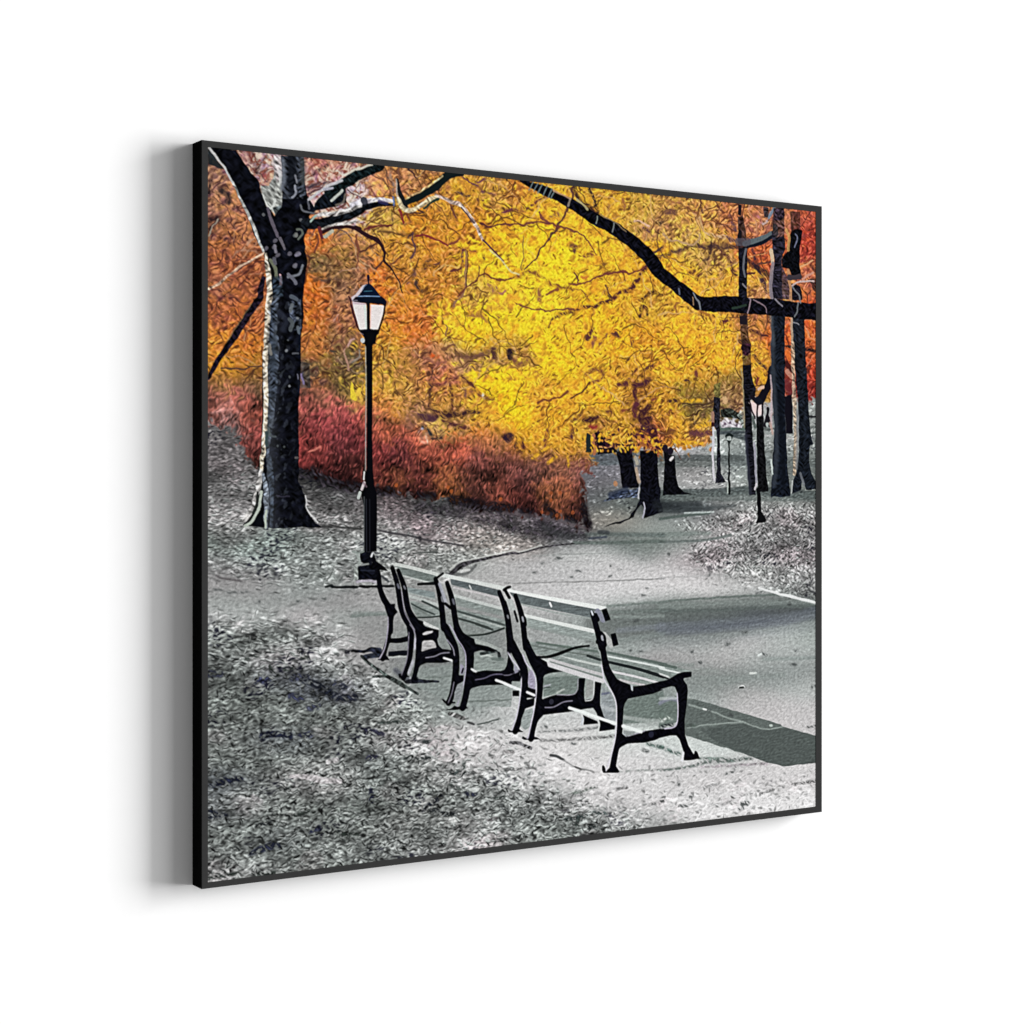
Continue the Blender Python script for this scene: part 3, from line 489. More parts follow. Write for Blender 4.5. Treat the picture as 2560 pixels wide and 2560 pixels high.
# --- twigs through the foliage (measured ones)
BR = (70, 42, 42); BRL = (120, 80, 62)
for s, w, c in (
    ('A 100,340 190,250 120,190', 6, (40, 36, 40)), ('A 150,500 120,640 100,720', 7, (35, 25, 28)), ('A 260,660 330,720 350,800', 14, (40, 32, 34)), ('A 110,1000 230,980 150,1100 100,1170', 10, (40, 26, 30)), ('A 220,1000 110,1190', 4, (160, 150, 135)),
    ('A 640,220 690,300 680,440', 8, (75, 40, 38)), ('A 590,190 620,320', 7, (100, 45, 40)), ('A 800,230 740,330 690,450', 6, (60, 40, 42)), ('A 720,500 800,580 890,520', 5, (190, 150, 130)), ('A 760,480 830,470 800,540', 8, (150, 70, 70)),
    ('A 1300,420 1430,310 1380,280', 6, (130, 60, 50)), ('A 1290,520 1420,440 1560,330', 6, (70, 45, 45)), ('A 1300,620 1400,590 1560,560', 6, (60, 50, 60)), ('A 1310,700 1420,650', 5, (90, 60, 65)),
    ('A 1730,450 1720,520 1730,600', 5, (215, 200, 190)), ('A 1650,420 1740,470 1850,430', 4, (205, 195, 185)), ('A 1760,600 1770,720 1740,830 1640,870', 5, (95, 60, 55)),
    ('A 1400,1180 1420,1290 1380,1400', 5, (110, 60, 45)), ('A 1890,1180 1870,1280 1910,1370', 4, (120, 70, 50)), ('A 1470,1740 1560,1750', 6, (70, 66, 66)),
    ('B 360,160 430,290 490,420 508,560 500,720 490,890', (6, 4, 4), (60, 46, 46)), ('B 470,200 480,330 500,450', 6, (150, 125, 110)), ('B 490,890 300,900 150,940', 4, (95, 40, 40)), ('B 300,1110 100,1210', 4, (80, 45, 38)), ('B 60,970 40,1050 90,1200 60,1400', 4, (120, 70, 55)),
    ('B 390,1320 290,1420', 4, BR), ('B 460,1380 560,1280 620,1240', 4, (110, 65, 45)), ('B 560,200 590,300', 5, BRL), ('B 680,200 780,310', 5, BR), ('B 580,700 620,860', 5, (125, 40, 45)), ('B 620,700 720,830', 6, (95, 40, 45)), ('B 700,730 880,740 800,700', 4, (70, 45, 45)),
    ('B 780,1000 900,1010 980,1040 1160,1110', 5, (120, 40, 45)), ('B 1160,1110 1300,1060', 4, (120, 60, 50)), ('B 730,980 740,1100 750,1200 720,1280', 5, (90, 60, 65)), ('B 710,1000 690,1040', 7, (60, 40, 45)), ('B 1340,1180 1330,1300 1330,1440', 6, (80, 45, 60)), ('B 1340,1190 1510,1200', 6, (90, 35, 50)),
    ('B 1380,1210 1375,1450 1370,1640 1230,1850', (4, 5, 5), (140, 100, 78)), ('B 1400,1210 1395,1450 1390,1610', 2.5, (70, 40, 40)), ('B 1270,1740 1390,1630 1540,1510 1640,1490 1840,1555 1930,1520', 4, (105, 55, 42)), ('B 1545,1370 1540,1510', 3, (110, 70, 50)), ('B 1550,885 1700,885 1930,870', 3.5, (80, 40, 45)),
    ('B 840,1420 960,1290', 6, (75, 50, 40)), ('B 860,1410 980,1370 1050,1330', 6, (80, 45, 45)), ('B 1200,620 1240,740 1260,820', 6, (80, 40, 45)), ('B 690,1600 740,1520 760,1420', 6, (100, 70, 75)), ('B 780,1560 790,1640 860,1660', 10, (60, 45, 45)), ('B 1200,1450 1320,1390', 5, (90, 45, 45)),
    ('B 1280,490 1420,520', 7, (60, 40, 50)), ('B 1470,380 1580,460 1720,520', 6, (90, 50, 65)), ('B 1330,310 1480,390', 5, (110, 65, 65)), ('B 1520,370 1600,320', 5, (110, 60, 75)), ('B 1810,720 1930,680', 4, (110, 55, 70)), ('B 1510,580 1580,590', 6, (70, 35, 45)), ('B 1580,1340 1600,1240', 6, (80, 50, 45)),
    ('B 1780,1720 1860,1660', 5, (165, 105, 90)), ('B 1640,1600 1700,1680 1760,1640', 8, (150, 100, 75)),
    ('C 840,220 815,360 740,560 640,720 500,920 380,1090 250,1240', (5, 5, 3.5), (82, 48, 46)), ('C 1030,240 1090,380 1130,560', (10, 8), (42, 26, 30)), ('C 860,240 880,350 1000,440 1090,540', (8, 14), (52, 30, 32)), ('C 510,340 360,430 240,520 120,500 0,510', (6, 5), (95, 45, 50)),
    ('C 0,690 250,680 500,650 700,720 920,790 1020,890 1110,1040', (5, 4, 3), (110, 60, 50)), ('C 420,530 540,660', 4, (110, 60, 55)), ('C 0,1360 200,1300 320,1250 430,1290 560,1390 690,1440 830,1460 950,1500 1050,1610', (5, 6, 4), (105, 55, 45)), ('C 780,1410 1000,1370 1180,1300 1420,1250 1530,1280 1720,1180', (3, 5, 5), (110, 55, 48)),
    ('C 850,1270 890,1370', 4, (95, 50, 48)), ('C 1720,1190 1620,1340 1530,1460 1400,1510 1300,1590 1100,1660 900,1700 720,1760 600,1830 520,1930', (9, 9, 9, 6, 3), (62, 26, 40)), ('C 150,1640 380,1720 600,1710 830,1700', (3, 4), (110, 60, 50)), ('C 1230,1420 1310,1590', 3.5, (85, 50, 45)), ('C 1230,1500 1300,1590', 6, (50, 28, 35)),
    ('C 230,820 240,1000 210,1250', 3, (140, 110, 55)), ('C 1640,1590 1700,1570 1790,1510 1900,1530', 7, (55, 30, 28)), ('C 1640,1770 1660,1690 1710,1700 1740,1770', 8, (40, 20, 32)), ('C 650,1460 520,1540', 4, (125, 70, 50)), ('C 830,940 870,960 860,1020', 12, (85, 50, 50)), ('C 440,1480 430,1600', 12, (135, 85, 65)), ('C 560,590 640,560 700,600', 7, (140, 90, 60)),
    ('C 1450,380 1450,500', 10, (150, 95, 60)), ('C 1280,440 1260,500', 7, (140, 90, 70)), ('C 950,1060 1060,1060', 8, (120, 60, 50)), ('C 1180,1180 1230,1140', 7, (120, 80, 40)), ('C 1580,640 1700,680 1760,700', 4, (215, 175, 150)), ('C 1800,1030 1900,960', 5, (70, 50, 50)), ('C 1690,740 1760,760', 10, (90, 55, 65)), ('C 1870,680 1930,640', 8, (60, 45, 40)),
    ('C 930,1320 1010,1310', 5, (200, 120, 50)),
    ('D 0,900 120,830 250,790 420,740 600,760 800,750 950,760', (4, 7, 12, 12), (70, 48, 48)), ('D 30,600 120,670 260,700 420,730 480,620', 5, (185, 150, 110)), ('D 560,600 720,640 950,690', (7, 10), (205, 170, 135)), ('D 800,660 960,680', 7, (80, 50, 60)), ('D 100,180 300,280 430,350 510,460 520,540', (3, 6), (120, 65, 50)), ('D 480,410 540,580', 5, (200, 160, 110)),
    ('D 610,720 600,850 540,940', 9, (58, 40, 40)), ('D 660,830 670,930', 6, (58, 40, 40)), ('D 740,800 830,920 870,970', 8, (66, 30, 40)), ('D 880,1020 920,1090', 9, (66, 36, 36)), ('D 350,1080 410,1040', 9, (80, 45, 35)), ('D 460,1130 510,1090', 7, (90, 45, 40)), ('D 80,340 190,340', 14, (100, 65, 60)), ('D 500,270 520,340', 7, (70, 40, 45)), ('D 330,560 340,640', 7, (90, 55, 55)), ('D 880,480 920,560', 8, (75, 55, 70)),
    ('D 840,390 860,470', 8, (110, 70, 80)), ('D 1190,370 1220,440 1210,510', 6, (190, 120, 130)), ('D 1230,500 1300,430 1350,320', 6, (190, 175, 180)), ('D 1130,790 1150,950 1200,1050 1260,1220 1290,1310', (8, 10, 8), (52, 34, 48)), ('D 1060,920 1180,1020 1320,1100', (9, 12), (44, 30, 36)), ('D 1180,970 1330,930', 5, (90, 55, 50)), ('D 1060,1080 1150,1070', 5, (80, 40, 40)), ('D 1070,1250 1150,1290', 6, (90, 45, 40)),
    ('D 1820,1000 1880,1040', 7, (80, 40, 40)), ('D 1840,1180 1890,1260', 16, (24, 18, 26)), ('D 1700,1000 1850,940', 4, (215, 165, 120)), ('D 1720,1150 1850,1060', 5, (205, 150, 130)), ('D 740,1660 850,1640', 8, (75, 30, 45)), ('D 1100,1780 1200,1810 1300,1830', 7, (60, 30, 36)), ('D 970,1900 1060,1910', 12, (55, 26, 34)), ('D 190,1530 180,1450 240,1430', 5, (150, 95, 50)), ('D 420,1500 600,1600', 4, (150, 95, 45)),
    ('E 1820,30 1850,200 1920,390', 5, (70, 30, 35)), ('E 1750,620 1770,760 1790,900', 5, (175, 135, 115)), ('E 1930,740 1800,800', 4, (160, 130, 110)), ('E 1570,680 1640,660', 5, (70, 62, 52)), ('E 1780,600 1860,520', 5, (190, 150, 140)), ('E 260,860 500,880 740,860', 4, (75, 52, 45)), ('E 1610,290 1680,230', 4, (190, 140, 120)), ('E 1330,1890 1450,1820', 5, (200, 120, 105)),
    ('F 985,620 970,720 950,900 935,1130 990,1190 1180,1230', (4, 6, 7), (52, 28, 36)), ('F 1190,880 1215,1050 1195,1300', (6, 7), (62, 30, 34)), ('F 870,550 990,600 1130,610 1210,530', 7, (140, 85, 70)), ('F 980,880 1100,870 1190,810 1280,795', 6, (90, 45, 45)), ('F 1340,780 1420,860 1490,910', 8, (75, 38, 38)), ('F 790,1260 960,1280 1180,1250 1450,1210 1560,1220', (7, 10, 7), (48, 28, 36)),
    ('F 1100,1320 1220,1370 1360,1390', 9, (70, 36, 42)), ('F 800,1250 1000,1290', 14, (80, 50, 60)), ('F 850,1390 900,1420 950,1480', 10, (36, 38, 44)), ('F 820,1440 850,1420', 8, (180, 180, 205)), ('F 915,1480 910,1570', 7, (235, 215, 190)), ('F 850,1500 860,1580', 8, (225, 165, 140)), ('F 960,1520 1090,1520', 7, (45, 30, 36)), ('F 1140,140 1135,280', 4, (130, 90, 70)), ('F 1090,440 1250,410', 5, (120, 80, 55)),
    ('F 1280,520 1400,560 1510,530 1650,490', 12, (110, 75, 60)), ('F 1700,440 1730,560', 12, (70, 42, 46)), ('F 1910,480 1920,560', 14, (40, 28, 36)), ('F 1780,100 1760,30', 8, (130, 85, 50)), ('F 1380,50 1550,50 1640,110', 7, (150, 100, 60)), ('F 1530,990 1700,1060', 8, (110, 65, 50)), ('F 1580,1000 1600,1030', 7, (235, 230, 215)), ('F 1360,920 1380,1020', 7, (110, 70, 65)), ('F 1840,1510 1910,1500', 12, (50, 24, 34)), ('F 950,520 1030,540', 10, (205, 85, 35)),
    ('G 70,360 100,290', 12, (34, 24, 36)), ('G 130,380 170,440 270,390', 10, (120, 75, 60)), ('G 1010,130 1080,20', 10, (75, 36, 46)), ('G 1080,200 1100,120', 12, (130, 75, 65)), ('G 1160,190 1240,70', 8, (120, 70, 55)), ('G 1300,60 1400,110', 7, (70, 36, 44)), ('G 1550,140 1570,190', 10, (80, 40, 44)), ('G 1490,390 1500,370', 9, (50, 26, 34)),
    ('G 1000,570 1080,500 1190,530 1200,600 1040,670', 6, (110, 60, 50)), ('G 1050,660 900,790 800,850', 5, (95, 60, 35)), ('G 780,770 640,850 400,900', 5, (115, 65, 42)), ('G 1380,680 1440,680 1520,640', 10, (80, 40, 48)), ('G 1540,580 1600,500', 7, (80, 40, 40)), ('G 1720,510 1800,450', 10, (80, 40, 46)), ('G 820,1120 950,1020', 7, (90, 50, 45)), ('G 980,1110 1120,1090', 13, (44, 18, 34)),
    ('G 1580,690 1590,820', 16, (60, 26, 42)), ('G 1600,890 1580,1060', 14, (78, 34, 50)), ('G 1640,1090 1740,960', 16, (52, 24, 36)), ('G 1660,1120 1760,1110', 16, (44, 18, 36)), ('G 1620,690 1750,630', 12, (66, 32, 46)), ('G 1700,1200 1760,1210', 18, (46, 22, 44)), ('G 1800,1230 1820,1370', 18, (48, 20, 34)), ('G 1560,1280 1680,1290', 6, (70, 28, 42)), ('G 1780,880 1850,840', 7, (110, 50, 50)),
    ('G 30,1340 80,1300', 14, (46, 30, 44)), ('G 230,1360 240,1450', 9, (66, 34, 36)), ('G 490,1420 530,1230', 8, (100, 50, 45)), ('G 810,1330 820,1240', 8, (66, 34, 48)), ('G 140,1440 150,1400', 9, (44, 24, 36)), ('G 1030,1190 1120,1190', 7, (130, 36, 44)), ('G 1430,1000 1500,1000', 8, (120, 60, 46)), ('G 1230,1010 1300,1020', 6, (90, 50, 40)),
    ('H 100,680 200,690', 9, (56, 30, 36)), ('H 320,440 350,460', 10, (60, 40, 44)), ('H 430,340 450,370', 10, (100, 50, 50)), ('H 280,730 560,715 680,680', 4, (70, 50, 36)), ('H 370,1080 600,1080', 14, (90, 50, 60)), ('H 60,1080 160,1060', 12, (100, 60, 40)), ('H 100,850 130,800', 9, (110, 55, 40)), ('H 1120,140 1200,210 1280,290 1330,330', (6, 9), (60, 36, 40)), ('H 1180,400 1170,480', 5, (110, 45, 45)), ('H 1520,30 1600,40', 6, (30, 22, 26)),
    ('H 1530,200 1560,180', 7, (60, 24, 28)), ('H 1750,60 1890,90', 7, (18, 16, 24)), ('H 1770,330 1820,260', 7, (20, 16, 22))):
    stroke(s, w, c, .92, rag=(.55 if np.max(w) >= 12 else .85) * float(np.max(w) >= 6))

ruffle(fol_mask * .8)

# yellow leaf sprays hanging below the crown, and bright tufts
for s, w in (('G 540,1630 630,1560', 9), ('G 350,1570 430,1500 540,1440', 7), ('G 770,1560 785,1670', 7), ('G 1170,1440 1320,1435', 5), ('G 1560,1470 1610,1480', 11), ('G 1200,1300 1280,1290', 6), ('G 1270,1380 1350,1360', 6), ('H 260,690 500,680', 8), ('H 440,1000 620,960', 8), ('H 170,1180 520,1200', 9), ('H 1220,340 1270,460', 9), ('G 1400,1490 1500,1450', 5), ('G 1880,1440 1890,1510', 8)):
    stroke(s, w, (225, 172, 44), .9, rag=.7)
stroke('E 1830,1050 1850,1200 1880,1250', (5, 14, 8), (222, 196, 60)); stroke('E 1900,1190 1930,1130', 9, (225, 190, 70))
dabs('J 540,160 1200,230 1800,330 1160,180', 5, (178, 92, 46), .7); dabs('K 680,60 570,60 680,280 830,300 570,150 460,290 640,330', 5, (165, 84, 46), .65)
dabs('G 1350,1880', 7, (185, 130, 90), .8)

# --- dark shapes under the yellow crown
tx = .35 * n1 + .25 * ink['n4']
fill('G 1090,1260 1160,1250 1230,1380 1300,1420 1380,1500 1130,1530 1130,1420', (14, 14, 20), curved=False)
fill('G 1000,1270 1050,1290 1055,1500 990,1500', (34, 42, 40)); stroke('G 1085,1290 1095,1520', 8, (165, 105, 70)); stroke('G 1150,1440 1330,1435', 4, (205, 150, 90))
fill('G 1360,1510 1440,1440 1530,1440 1580,1700 1640,1930 1430,1930 1405,1700', (13, 13, 19), tex=tx)
fill('G 1650,1480 1850,1480 1860,1700 1880,1930 1650,1930', (12, 12, 18), tex=tx)
fill('K 1660,-10 1890,-10 1890,150 1930,290 1800,330 1690,370 1700,250 1660,200 1620,250 1570,340 1400,430 1200,470 1500,360 1600,240 1640,130', (14, 15, 22), tex=tx)
fill('K 1390,40 1640,0 1640,110 1400,130 1190,160', (58, 66, 84), .85, tex=.5 * ink['h4']); stroke('K 1290,90 1480,20', 14, (34, 42, 62), .7, soft=4)
stroke('K 1640,0 1625,120', 4, (180, 180, 186)); stroke('K 1690,180 1700,260 1675,360', 4, (165, 165, 178)); stroke('G 1600,1700 1630,1860', 8, (170, 150, 130), .9); stroke('G 1590,1560 1610,1640', 9, (176, 168, 150), .8)
fill('H 60,1240 90,1250 110,1330 180,1350 200,1600 225,1720 290,1790 400,1815 30,1825 55,1600 60,1380 40,1300', (12, 12, 16), tex=tx); stroke('H 130,1400 160,1370', 7, (205, 200, 200)); dabs('H 60,1260 130,1290', 9, (30, 24, 36))
for i in range(150):                                                   # leaf clumps overlapping the dark stems
    x = 1480 + rng.random() * 175; y = 1068 + rng.random() ** .6 * 62
    dab(x, y, 3 + 4 * rng.random(), 2 + 2 * rng.random(), rng.random() * 3, ((222, 172, 44), (205, 140, 50), (60, 28, 40), (40, 20, 34), (225, 190, 70))[rng.integers(5)], .85)

# --- far trees at the right
sl = .3 * ink['s1'] + .3 * n1
fill('H 650,480 730,470 735,660 680,680 650,560', (110, 106, 58), .8, tex=.3 * n1)
fill('H 650,640 730,650 725,950 730,1400 740,1560 800,1670 670,1680 690,1500 690,1050 640,960', (28, 28, 36), tex=tx); stroke('H 650,1010 640,1300 655,1640', 6, (200, 198, 204)); stroke('H 640,830 640,960', 8, (150, 115, 100)); dabs('H 640,970', 5, (50, 22, 26))
fill('H 735,790 830,770 920,810 990,850 1000,950 930,900 820,890 740,880', (30, 36, 34), .9, tex=.5 * n1); dabs('H 790,680', 9, (205, 165, 120)); fill('H 750,640 800,620 820,720 780,700', (200, 165, 120), .8)
fill('H 930,830 1010,800 1020,1000 960,960', (120, 130, 124), .6, tex=.5 * n1)
fill('H 1005,250 1100,250 1120,440 1160,540 1150,640 1100,700 1110,900 1120,1150 1150,1500 1155,1820 1080,1815 1060,1500 1030,1000 1010,600', (20, 20, 26), tex=sl); stroke('H 990,300 1010,600 1025,1000', 4, (150, 140, 110), .7)
stroke('H 1040,1100 1070,1500 1095,1800', 8, (44, 46, 58), .8, soft=4)
fill('H 985,0 1100,0 1090,110 1060,150 1010,130', (70, 26, 44), tex=.6 * n1); dabs('H 1010,40 1060,60', 9, (40, 18, 30))
stroke('H 1140,1200 1160,1500 1170,1700', 6, (150, 148, 160), .9)
fill('H 1165,880 1250,870 1262,1200 1290,1600 1312,1780 1190,1785 1175,1400', (16, 16, 18), tex=tx)
stroke('H 1345,300 1320,470 1270,580 1215,680', (14, 18, 22), (20, 18, 26), curved=True)
for s, w, c in (('H 1090,710 1150,650', 6, (200, 190, 180)), ('H 1190,550 1250,520', 7, (210, 175, 150)), ('H 1110,640 1150,680', 10, (24, 20, 28))): stroke(s, w, c)
fill('H 1140,650 1190,630 1250,690 1235,730 1150,720', (22, 24, 34)); fill('H 1095,700 1150,710 1175,740 1165,860 1140,860', (222, 200, 198)); fill('H 1185,735 1240,720 1230,860 1185,870', (226, 206, 204))
stroke('H 1090,700 1110,800 1150,890', 4, (40, 26, 34)); stroke('H 1180,730 1175,870', 5, (50, 30, 36)); stroke('H 1245,720 1240,860', 5, (30, 24, 32)); stroke('H 1120,880 1150,1000', 8, (60, 70, 66), .8)
stroke('H 1305,780 1295,880 1270,980', 9, (26, 24, 30)); stroke('H 1310,880 1330,980', 8, (24, 22, 28)); dabs('H 1300,960', 5, (170, 180, 176)); fill('H 1260,800 1290,790 1290,860 1250,880', (165, 170, 168))
fill('H 1510,640 1600,590 1605,1080 1525,1080', (18, 16, 24)); stroke('H 1520,480 1580,560', 20, (100, 40, 44), .8, soft=3); stroke('H 1530,240 1580,300', 14, (60, 24, 26), .9); stroke('H 1540,100 1560,170', 12, (215, 110, 50), .9); stroke('H 1540,330 1590,400', 12, (190, 140, 120), .8)
fill('D 950,770 1055,760 1058,1000 1050,1390 950,1390 955,1100', (20, 20, 28), tex=sl); fill('D 945,390 1000,380 1040,560 1050,770 950,780', (34, 28, 34), .75, tex=.5 * n1); fill('D 960,1570 1060,1570 1065,1700 H 1075,-100 1100,0 1100,260 1005,260 985,0', (34, 26, 32), .6, tex=.6 * n1)
stroke('D 1040,790 1010,950 1030,1120', 6, (110, 112, 120), .8); stroke('D 1000,1200 1050,1260', 4, (140, 135, 140), .8)
fill('D 940,240 985,245 985,380 950,370', (24, 22, 30)); stroke('D 970,580 960,640', 10, (26, 22, 26)); fill('D 965,1590 1055,1590 1050,1700 965,1690', (32, 26, 32))
stroke('D 1020,720 1100,710 1220,670 1350,600', (12, 15, 12), (90, 100, 104)); stroke('D 1060,760 1240,710 1350,640', (6, 9), (20, 24, 34)); stroke('D 950,700 1060,700', 18, (80, 76, 86), .7)
fill('D 1250,280 1310,285 1310,400 1260,400', (44, 40, 46), .9, tex=sl); stroke('D 1320,400 1380,290', 8, (120, 130, 145))
fill('D 1390,290 1500,290 1510,380 1470,430 1380,440', (58, 42, 54), tex=tx); stroke('D 1390,520 1400,600', 14, (60, 56, 44))
fill('D 1370,290 1500,290 1505,640 1360,640', (40, 34, 42), .65, tex=.6 * n1)
fill('D 1350,560 1400,640 1505,640 1515,760 1480,880 1400,1000 1390,1150 1330,1390 1500,1390 1600,1400 1530,1100 1480,1000 1440,900 1400,900', (50, 42, 54), .8, tex=sl)
fill('D 1355,560 1400,640 1505,640 1515,780 1470,900 1480,1390 1340,1390 1335,1150 1385,950 1360,760', (34, 32, 42), tex=sl)
stroke('D 1350,800 1360,950', 9, (205, 180, 150)); stroke('D 1365,960 1340,1200 1350,1390', 9, (135, 125, 132), .9)
fill('D 1575,330 1690,330 1700,560 1590,560', (40, 30, 34), .6, tex=.6 * n1)
fill('D 1590,560 1640,545 1725,570 1690,780 1690,960 1705,1110 1600,1130 1560,1020 1480,1010 1470,900 1540,810 1560,640', (11, 12, 16), tex=tx)
fill('D 1600,1200 1700,1240 1725,1400 1600,1400 1590,1280', (24, 22, 30), tex=sl); stroke('D 1550,1040 1570,1180 1585,1400', 8, (180, 136, 100), .85); stroke('D 1530,560 1560,640 1550,800', 8, (205, 160, 95), .8); stroke('D 1640,600 1665,640 1630,760', 4, (120, 125, 150), .8)
stroke('D 1560,1130 1690,1120', 12, (60, 52, 58)); stroke('D 1600,1230 1700,1180 1860,1170', 4, (190, 165, 160))
fill('D 1350,1540 1510,1540 1510,1940 1350,1940', (20, 24, 32), tex=.3 * n1); fill('H 1345,-10 1510,-10 1508,400 1520,1000 1545,1500 1580,1835 1340,1845 1355,1600 1385,1000 1345,400', (19, 23, 31), tex=.35 * n1)
stroke('D 1350,1600 1370,1930', 11, (84, 90, 97), .7, soft=6); stroke('H 1365,0 1370,400 1400,900 1410,1300 1380,1700', 13, (58, 64, 73), .7, soft=7); stroke('H 1340,380 1350,560 1345,1000', 5, (190, 170, 175), .8); stroke('H 1350,1400 1360,1560', 5, (190, 200, 196)); stroke('H 1330,950 1360,1080', 6, (190, 160, 150), .8)
stroke('H 1450,600 1470,1000 1500,1700', 14, (14, 17, 24), .7, soft=8)
fill('D 1600,1560 1745,1600 1755,1940 1600,1940', (26, 30, 38), tex=.3 * n1)
fill('H 1605,-10 1750,-10 1775,400 1805,900 1825,1100 1855,1215 1815,1225 1800,1400 1830,1560 1890,1680 1890,1750 1770,1765 1720,1620 1710,1760 1590,1810 1600,1680 1650,1560 1680,1300 1680,900 1645,400', (22, 26, 33), tex=.35 * n1)
stroke('D 1590,1600 1600,1930', 7, (172, 155, 134), .85); stroke('H 1605,0 1615,400 1630,800 1640,1200 1625,1560', 10, (172, 152, 130), .85, tex=.3 * n1); stroke('H 1665,820 1660,1200 1650,1500', 8, (120, 122, 126), .7, soft=4); stroke('H 1700,1560 1740,1700', 6, (110, 114, 120), .8)
stroke('H 1600,1660 1590,1800', 4, (190, 195, 192), .8); stroke('D 1680,1700 1660,1680 1610,1670', 3, (160, 160, 165), .7)
# far lamp
stroke('H 835,1180 838,1500 842,1800', (4, 5, 7), (16, 20, 20)); stroke('H 800,1110 840,1090 875,1110', 6, (24, 32, 32)); stroke('H 800,1120 830,1190 845,1190 872,1120', 3, (40, 48, 46)); dabs('H 820,1150 852,1150', 3, (190, 200, 196)); stroke('H 820,1700 820,1790', 4, (190, 200, 192), .8)
# middle lamp's lower post
stroke('H 1190,1760 1198,1930 L 1200,0 1205,110', 11, (12, 12, 15)); fill('L 1175,100 1235,100 1285,200 1270,225 1160,235 1190,150', (16, 16, 18)); stroke('H 1150,1760 1170,1690', 5, (190, 185, 190))

# --- big limb across the top right
for s, w in (('C 210,150 330,205 450,255 640,340 850,450 1000,550 1130,630 1330,730 1500,850 1640,965 1760,1090 1860,1230 D 0,1070 150,1190 300,1310 450,1430', (8, 20, 25, 28, 33, 36, 30, 34)), ('D 400,1400 560,1455 800,1450 1100,1475 1400,1490 1700,1530 1900,1545', (28, 32, 36, 36, 36, 36, 38))):
    stroke(s, w, (12, 12, 18), tex=.6 * n1)
for x, y in ((330, 200), (390, 220), (440, 240), (500, 265), (560, 290), (590, 310)): stroke('C %d,%d %d,%d' % (x + 25, y - 35, x - 25, y + 60), 3.5, (110, 125, 125), .85)
for s, w, c in (('C 880,380 960,440 1010,500', 6, (175, 165, 120)), ('C 800,370 780,450', 6, (140, 130, 120)), ('C 1130,590 1120,660', 4, (130, 140, 130)), ('C 1330,670 1310,760', 4, (120, 125, 125)), ('C 600,270 720,320 800,370', 4, (190, 150, 110)), ('C 1170,560 1330,650 1480,770', 3, (130, 110, 80)), ('D 410,1310 440,1380 480,1430 490,1510', 4, (130, 135, 140)), ('D 400,1370 405,1460', 4, (150, 120, 90)),
                ('D 1080,1380 1100,1410 1060,1560', 4, (150, 130, 140)), ('D 1130,1400 1260,1470 1290,1560', 3, (140, 120, 130)), ('D 1390,1390 1480,1470', 4, (140, 135, 145)), ('D 880,1500 1040,1460', 6, (44, 60, 50)), ('D 1670,1430 1660,1540 1630,1600', 4, (110, 115, 120)), ('D 1600,1240 1680,1350 1700,1440', 4, (120, 122, 128)), ('D 230,1260 240,1330', 5, (90, 96, 116))):
    stroke(s, w, c, .85)

# --- near tree at the left
bark = .22 * n1 + .3 * ink['n2']
fill('A 880,275 985,240 1000,600 995,860 900,940 830,880 760,740 735,600 830,600 890,500 905,400', (142, 144, 140), tex=.22 * n1)
fill('A 900,220 985,235 990,480 930,560 900,420 860,330', (196, 184, 186), .75, tex=.2 * n1)
stroke('A 735,690 790,800 840,875 890,850 910,760', 6, (205, 208, 204), .9); stroke('A 960,420 975,560', 8, (205, 205, 205), .8); fill('A 880,870 985,840 990,940 910,960', (70, 76, 78), tex=bark)
fill('A 110,132 430,170 520,300 620,440 720,560 745,680 800,850 850,895 900,960 990,860 1005,600 985,235 1255,250 1268,500 1290,720 1345,780 1400,900 1320,960 1310,1130 1272,1200 1268,1400 1302,1500 1285,1640 1262,1800 1250,1960 E 1250,300 1222,500 1215,900 1215,1130 1190,1300 1195,1600 1198,1930 I 1195,300 1270,480 1285,600 1325,700 1390,800 1480,862 850,868 600,852 520,842 600,740 660,560 690,380 710,150 735,-10 E 745,1700 755,1400 755,1100 755,800 770,600 790,350 800,150 820,-20 A 812,1700 795,1500 765,1420 655,1180 575,960 475,760 395,560 295,390 175,220', (12, 13, 19), tex=bark)
fill('A 990,240 1255,255 1265,480 1280,700 1240,760 1000,760', (52, 56, 64), .9, tex=.5 * n1); stroke('A 1100,260 1120,420 1100,560 1130,700', 22, (14, 16, 22), .8, soft=6); stroke('A 1010,300 1010,560 1000,640', 10, (110, 116, 126), .8, soft=5); stroke('A 1150,600 1160,680 1110,740', 6, (125, 128, 138)); stroke('A 1150,480 1170,560', 6, (110, 112, 120)); stroke('A 1240,300 1250,560', 12, (70, 72, 72), .7, soft=5)
stroke('A 820,880 860,1000 900,1100 940,1210', (7, 9, 7), (88, 82, 93)); stroke('A 970,1240 1000,1310 1020,1360', (9, 7), (92, 88, 96)); stroke('A 1220,830 1250,900 1380,930', 5, (88, 90, 96)); stroke('A 1310,800 1320,870', 6, (81, 82, 90))
dabs('A 1225,1015 770,950', 4.5, (103, 105, 108), .8); dabs('A 1265,1080 1135,1200', 4.5, (88, 93, 94), .8); stroke('A 1170,1130 1220,1130 1240,1190 1190,1240', 6, (88, 94, 87)); dabs('A 1160,1190', 6, (103, 105, 102))
dabs('A 900,1340 940,1440 910,1260 1180,1420 1150,1560 800,1360 1090,1420', 5, (96, 93, 103), .85, .6, 1.5); stroke('A 900,1320 920,1400', 7, (111, 108, 118)); stroke('A 1160,1440 1200,1420', 7, (111, 108, 122)); stroke('A 1240,1560 1210,1650 1150,1680 1060,1700', 6, (103, 107, 114)); stroke('A 1070,1670 1140,1740 1160,1790', 8, (96, 97, 107)); dabs('A 1150,1570', 5, (103, 103, 111), .8); stroke('A 970,1680 980,1790', 7, (205, 160, 165))
stroke('A 860,1500 900,1580 920,1700', 9, (111, 116, 97), .9); stroke('A 900,1480 910,1540', 9, (90, 90, 100), .9)
